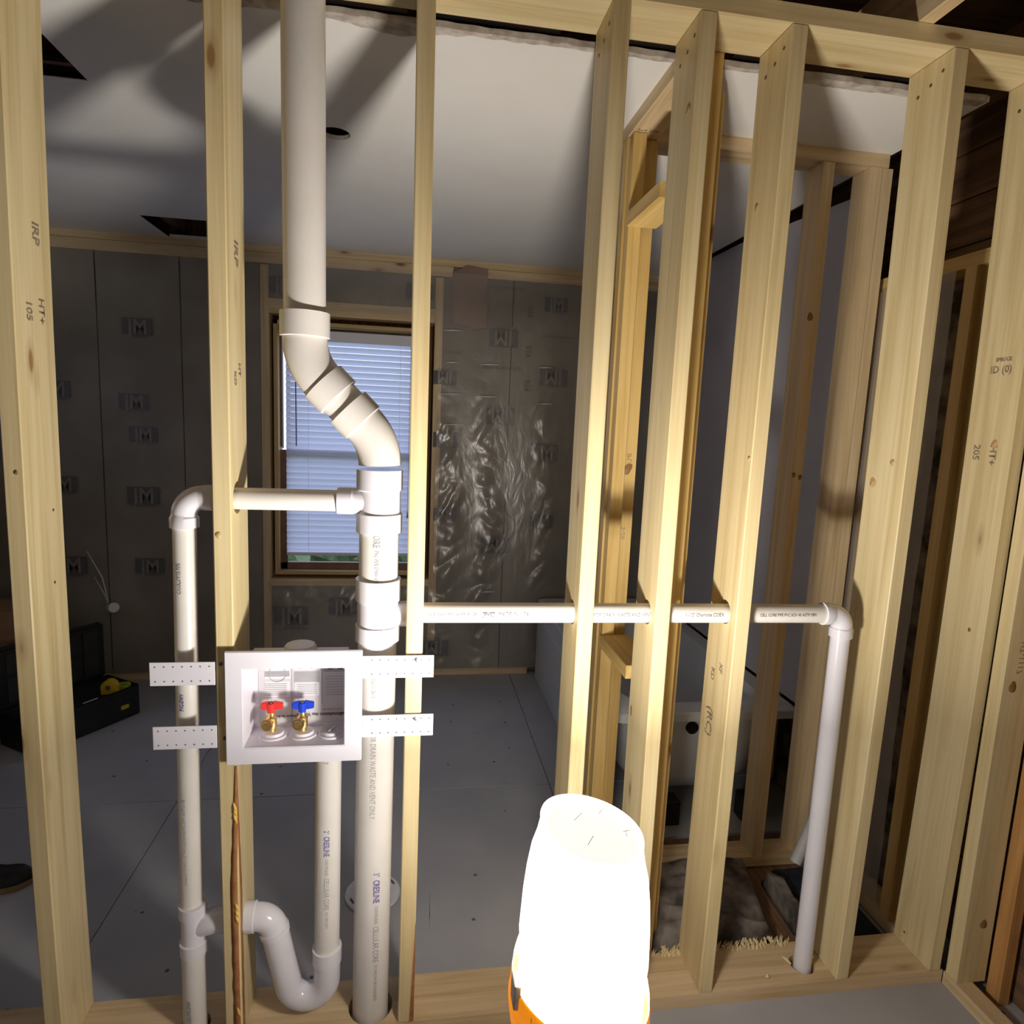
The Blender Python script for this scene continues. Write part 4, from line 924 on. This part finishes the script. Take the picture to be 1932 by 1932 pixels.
box('case_foot', c + Vector((-.035, -.02, .0)), c + Vector((.036, .02, .03)), 'tape_yellow', tm, .004)
tube('hub', [c + Vector((0, -.022, .038)), c + Vector((0, -.025, .038))], .012, 'ink', tm, 16)
gr = lathe('tape_roll', [(.018, 0), (.032, 0), (.032, .018), (.018, .018), (.018, 0)], 'lime_plastic', None, rotp((.04, -.06, .136)), 24); tag(gr, 'lime green ring of tape in the open toolbox', 'tape roll')
o = tube('screwdriver_bit', [rotp((.19, -.03, .142)), rotp((.255, -.035, .142))], [.006, .004], 'vinyl_white', None, 8); tag(o, 'small pale tool lying in the toolbox tray', 'tool')
# navy bag left of it, cardboard on it
bg = empty('tool_bag', (-1.93, 1.60, 0), 'dark navy tool bag at the left edge beyond the first stud', 'bag')
box('bag_body', (-2.22, 1.42, 0), (-1.86, 1.58, .26), 'navy_cloth', bg, .03); tube('bag_handle', [Vector((-2.0, 1.50, .25)), Vector((-1.97, 1.50, .31)), Vector((-1.93, 1.50, .31)), Vector((-1.90, 1.50, .25))], .010, 'black_plastic', bg, 10)
o = box('cardboard_box', (-2.13, 1.78, 0), (-1.80, 2.0, .56), 'cardboard', None, .004); tag(o, 'brown cardboard box at the left edge behind the navy bag', 'box')
bg2 = slab('green_rag', [(-1.90, 1.30), (-1.76, 1.33), (-1.77, 1.39), (-1.90, 1.38)], 0, .05, 'lime_plastic', .02, 8); bg2.data.materials.clear(); bg2.data.materials.append(MATS['leaf']); tag(bg2, 'dark green rag on the floor in front of the navy bag', 'rag')
# shoe at left edge
sh = empty('shoe', (-1.31, .64, 0), 'black shoe with tan sole on the floor at the left edge', 'shoe')
def shoe_sec(t):
    L_ = .285; x = -.155 + t * L_
    wd = .036 + .014 * math.sin(PI * min(1, t * 1.05)) - (.026 * max(0, (t - .86) / .14) ** 1.6) - (.012 * max(0, (.08 - t) / .08))
    hgt = .10 if t < .25 else .10 - .052 * min(1, (t - .25) / .45) ** .9
    if t > .85: hgt -= .020 * ((t - .85) / .15) ** 1.5
    return x, wd, hgt
secs = []
bm = bmesh.new(); rings = []; bs = bmesh.new(); rs = []
for i in range(19):
    x, wd, hg = shoe_sec(i / 18)
    rings.append([bm.verts.new((x, wd * math.cos(a) * (1 if math.sin(a) < .3 else .85), .014 + max(0, (math.sin(a) + .25) / 1.25) * hg)) for a in [2 * PI * k / 20 for k in range(20)]])
    rs.append([bs.verts.new((x, sy * (wd + .003), z)) for sy, z in ((-1, 0), (1, 0), (1, .018), (-1, .018))])
for a, b in zip(rings, rings[1:]):
    for k in range(20): bm.faces.new((a[k], a[(k + 1) % 20], b[(k + 1) % 20], b[k]))
bm.faces.new(rings[0][::-1]); bm.faces.new(rings[-1])
for a, b in zip(rs, rs[1:]):
    for k in range(4): bs.faces.new((a[k], a[(k + 1) % 4], b[(k + 1) % 4], b[k]))
bs.faces.new(rs[0][::-1]); bs.faces.new(rs[-1])
for q_ in (bm, bs): bmesh.ops.recalc_face_normals(q_, faces=q_.faces[:])
link('upper', mesh_of(bm, True), 'black_plastic', sh); link('sole', mesh_of(bs), 'tan_rubber', sh)
for k in range(4): tube('lace', [wloc(sh) + Vector((-.045 + k * .018, -.022, .094 - k * .008)), wloc(sh) + Vector((-.045 + k * .018, .0, .101 - k * .008)), wloc(sh) + Vector((-.045 + k * .018, .022, .094 - k * .008))], .0025, 'ink', sh, 6)
sh.rotation_euler = (0, 0, math.radians(8)); sh.location = (-1.325, .645, 0)
# white stub poking through the far wall plastic
ws = empty('capped_pipe_stub', (-1.63, FY - .03, .43), 'white capped pipe stub poking through the plastic at the back left', 'pipe stub')
tube('stub', [(-1.66, FY + .01, .415), (-1.62, FY - .05, .435), (-1.60, FY - .075, .445)], [.022, .024, .022], 'vinyl_white', ws, 16)
tube('cap', [(-1.612, FY - .065, .44), (-1.585, FY - .11, .455)], [.028, .026], 'vinyl_white', ws, 16)
tube('pulled_plastic', [(-1.75, FY - .012, .74), (-1.68, FY - .016, .60), (-1.645, FY - .03, .46)], [.0015, .004, .002], 'vinyl_white', ws, 8)
tube('pulled_plastic', [(-1.72, FY - .012, .60), (-1.67, FY - .016, .50), (-1.645, FY - .03, .44)], [.001, .003, .002], 'vinyl_white', ws, 8)

# dark old boards showing where the floor sheet stops short
for k in range(4): board('floor_board', (.745 + k * .182, .15, -.0125), (.745 + k * .182 + .178, .69, -.006), 'old_wood', 'Y', floor)

def knot(par, p, n, w, h, mat='knot_brown', tilt=0):
    """low oval knot plug: p centre, n outward axis ('x-' or 'y-')"""
    bm = bmesh.new(); K = 14; rr = []
    for r, d, in ((1.0, .0), (.9, .0007), (.0001, .0009)):
        row = []
        for k in range(K):
            a = 2 * PI * k / K; jx = 1 + .10 * math.sin(3 * a + w * 900); u, v_ = r * jx * w * math.cos(a), r * jx * h * math.sin(a)
            u, v_ = u * math.cos(tilt) - v_ * math.sin(tilt), u * math.sin(tilt) + v_ * math.cos(tilt)
            row.append(bm.verts.new((-d, u, v_) if n == 'x-' else (u, -d, v_)))
        rr.append(row)
    for a, b in zip(rr, rr[1:]):
        for k in range(K): bm.faces.new((a[k], a[(k + 1) % K], b[(k + 1) % K], b[k]))
    bmesh.ops.recalc_face_normals(bm, faces=bm.faces[:])
    inv = (Matrix.Translation(wloc(par))).inverted()
    return link('knot', mesh_of(bm, True), mat, par, inv @ Vector(p))
noisy('knot_brown', (.22, .11, .045, 1), (.34, .18, .07, 1), 90, .6, .1)
noisy('knot_pale', (.45, .28, .12, 1), (.62, .44, .22, 1), 90, .5, .1)
knot(pw, (.622, .5012, 1.903), 'y-', .012, .020); knot(pw, (.645, .5012, 1.402), 'y-', .012, .019, 'knot_brown', -.5)
knot(tw, (1.212, .5112, 1.90), 'y-', .010, .013, 'knot_brown'); knot(tw, (1.212, .5112, 1.40), 'y-', .007, .009); knot(tw, (1.235, .5112, 1.393), 'y-', .007, .009)
knot(SO['H'], (bx('H', 1.415) - .0002, .108, 1.415), 'x-', .012, .013, 'knot_pale'); knot(SO['H'], (bx('H', 1.47) - .0002, .046, 1.472), 'x-', .008, .009, 'knot_pale')
knot(nr, (1.538, -.0462, .905), 'y-', .011, .016); knot(nr, (1.566, -.0462, .217), 'y-', .011, .014)
knot(SO['G'], (bx('G', 2.06) - .0002, .088, 2.06), 'x-', .007, .012, 'knot_pale'); knot(SO['G'], (bx('G', 1.47) - .0002, .012, 1.471), 'x-', .006, .006, 'knot_pale')
knot(SO['E'], (bx('E', .705) - .0002, .118, .79), 'x-', .005, .016, 'knot_brown'); knot(SO['E'], (bx('E', 2.2) - .0002, .03, 2.23), 'x-', .012, .012, 'knot_pale', .4)
knot(SO['A'], (STUD['A'][0] + .020, -.0004, 1.39), 'y-', .004, .005, 'knot_brown'); knot(SO['B'], (bx('B', 1.27) + .011, -.0003, 1.268), 'y-', .006, .008, 'knot_pale')
knot(SO['I'], (bx('I', 1.5) - .0002, .05, 1.53), 'x-', .010, .011, 'knot_pale'); knot(SO['I'], (bx('I', 1.04) - .0002, .045, 1.03), 'x-', .005, .006, 'knot_brown')
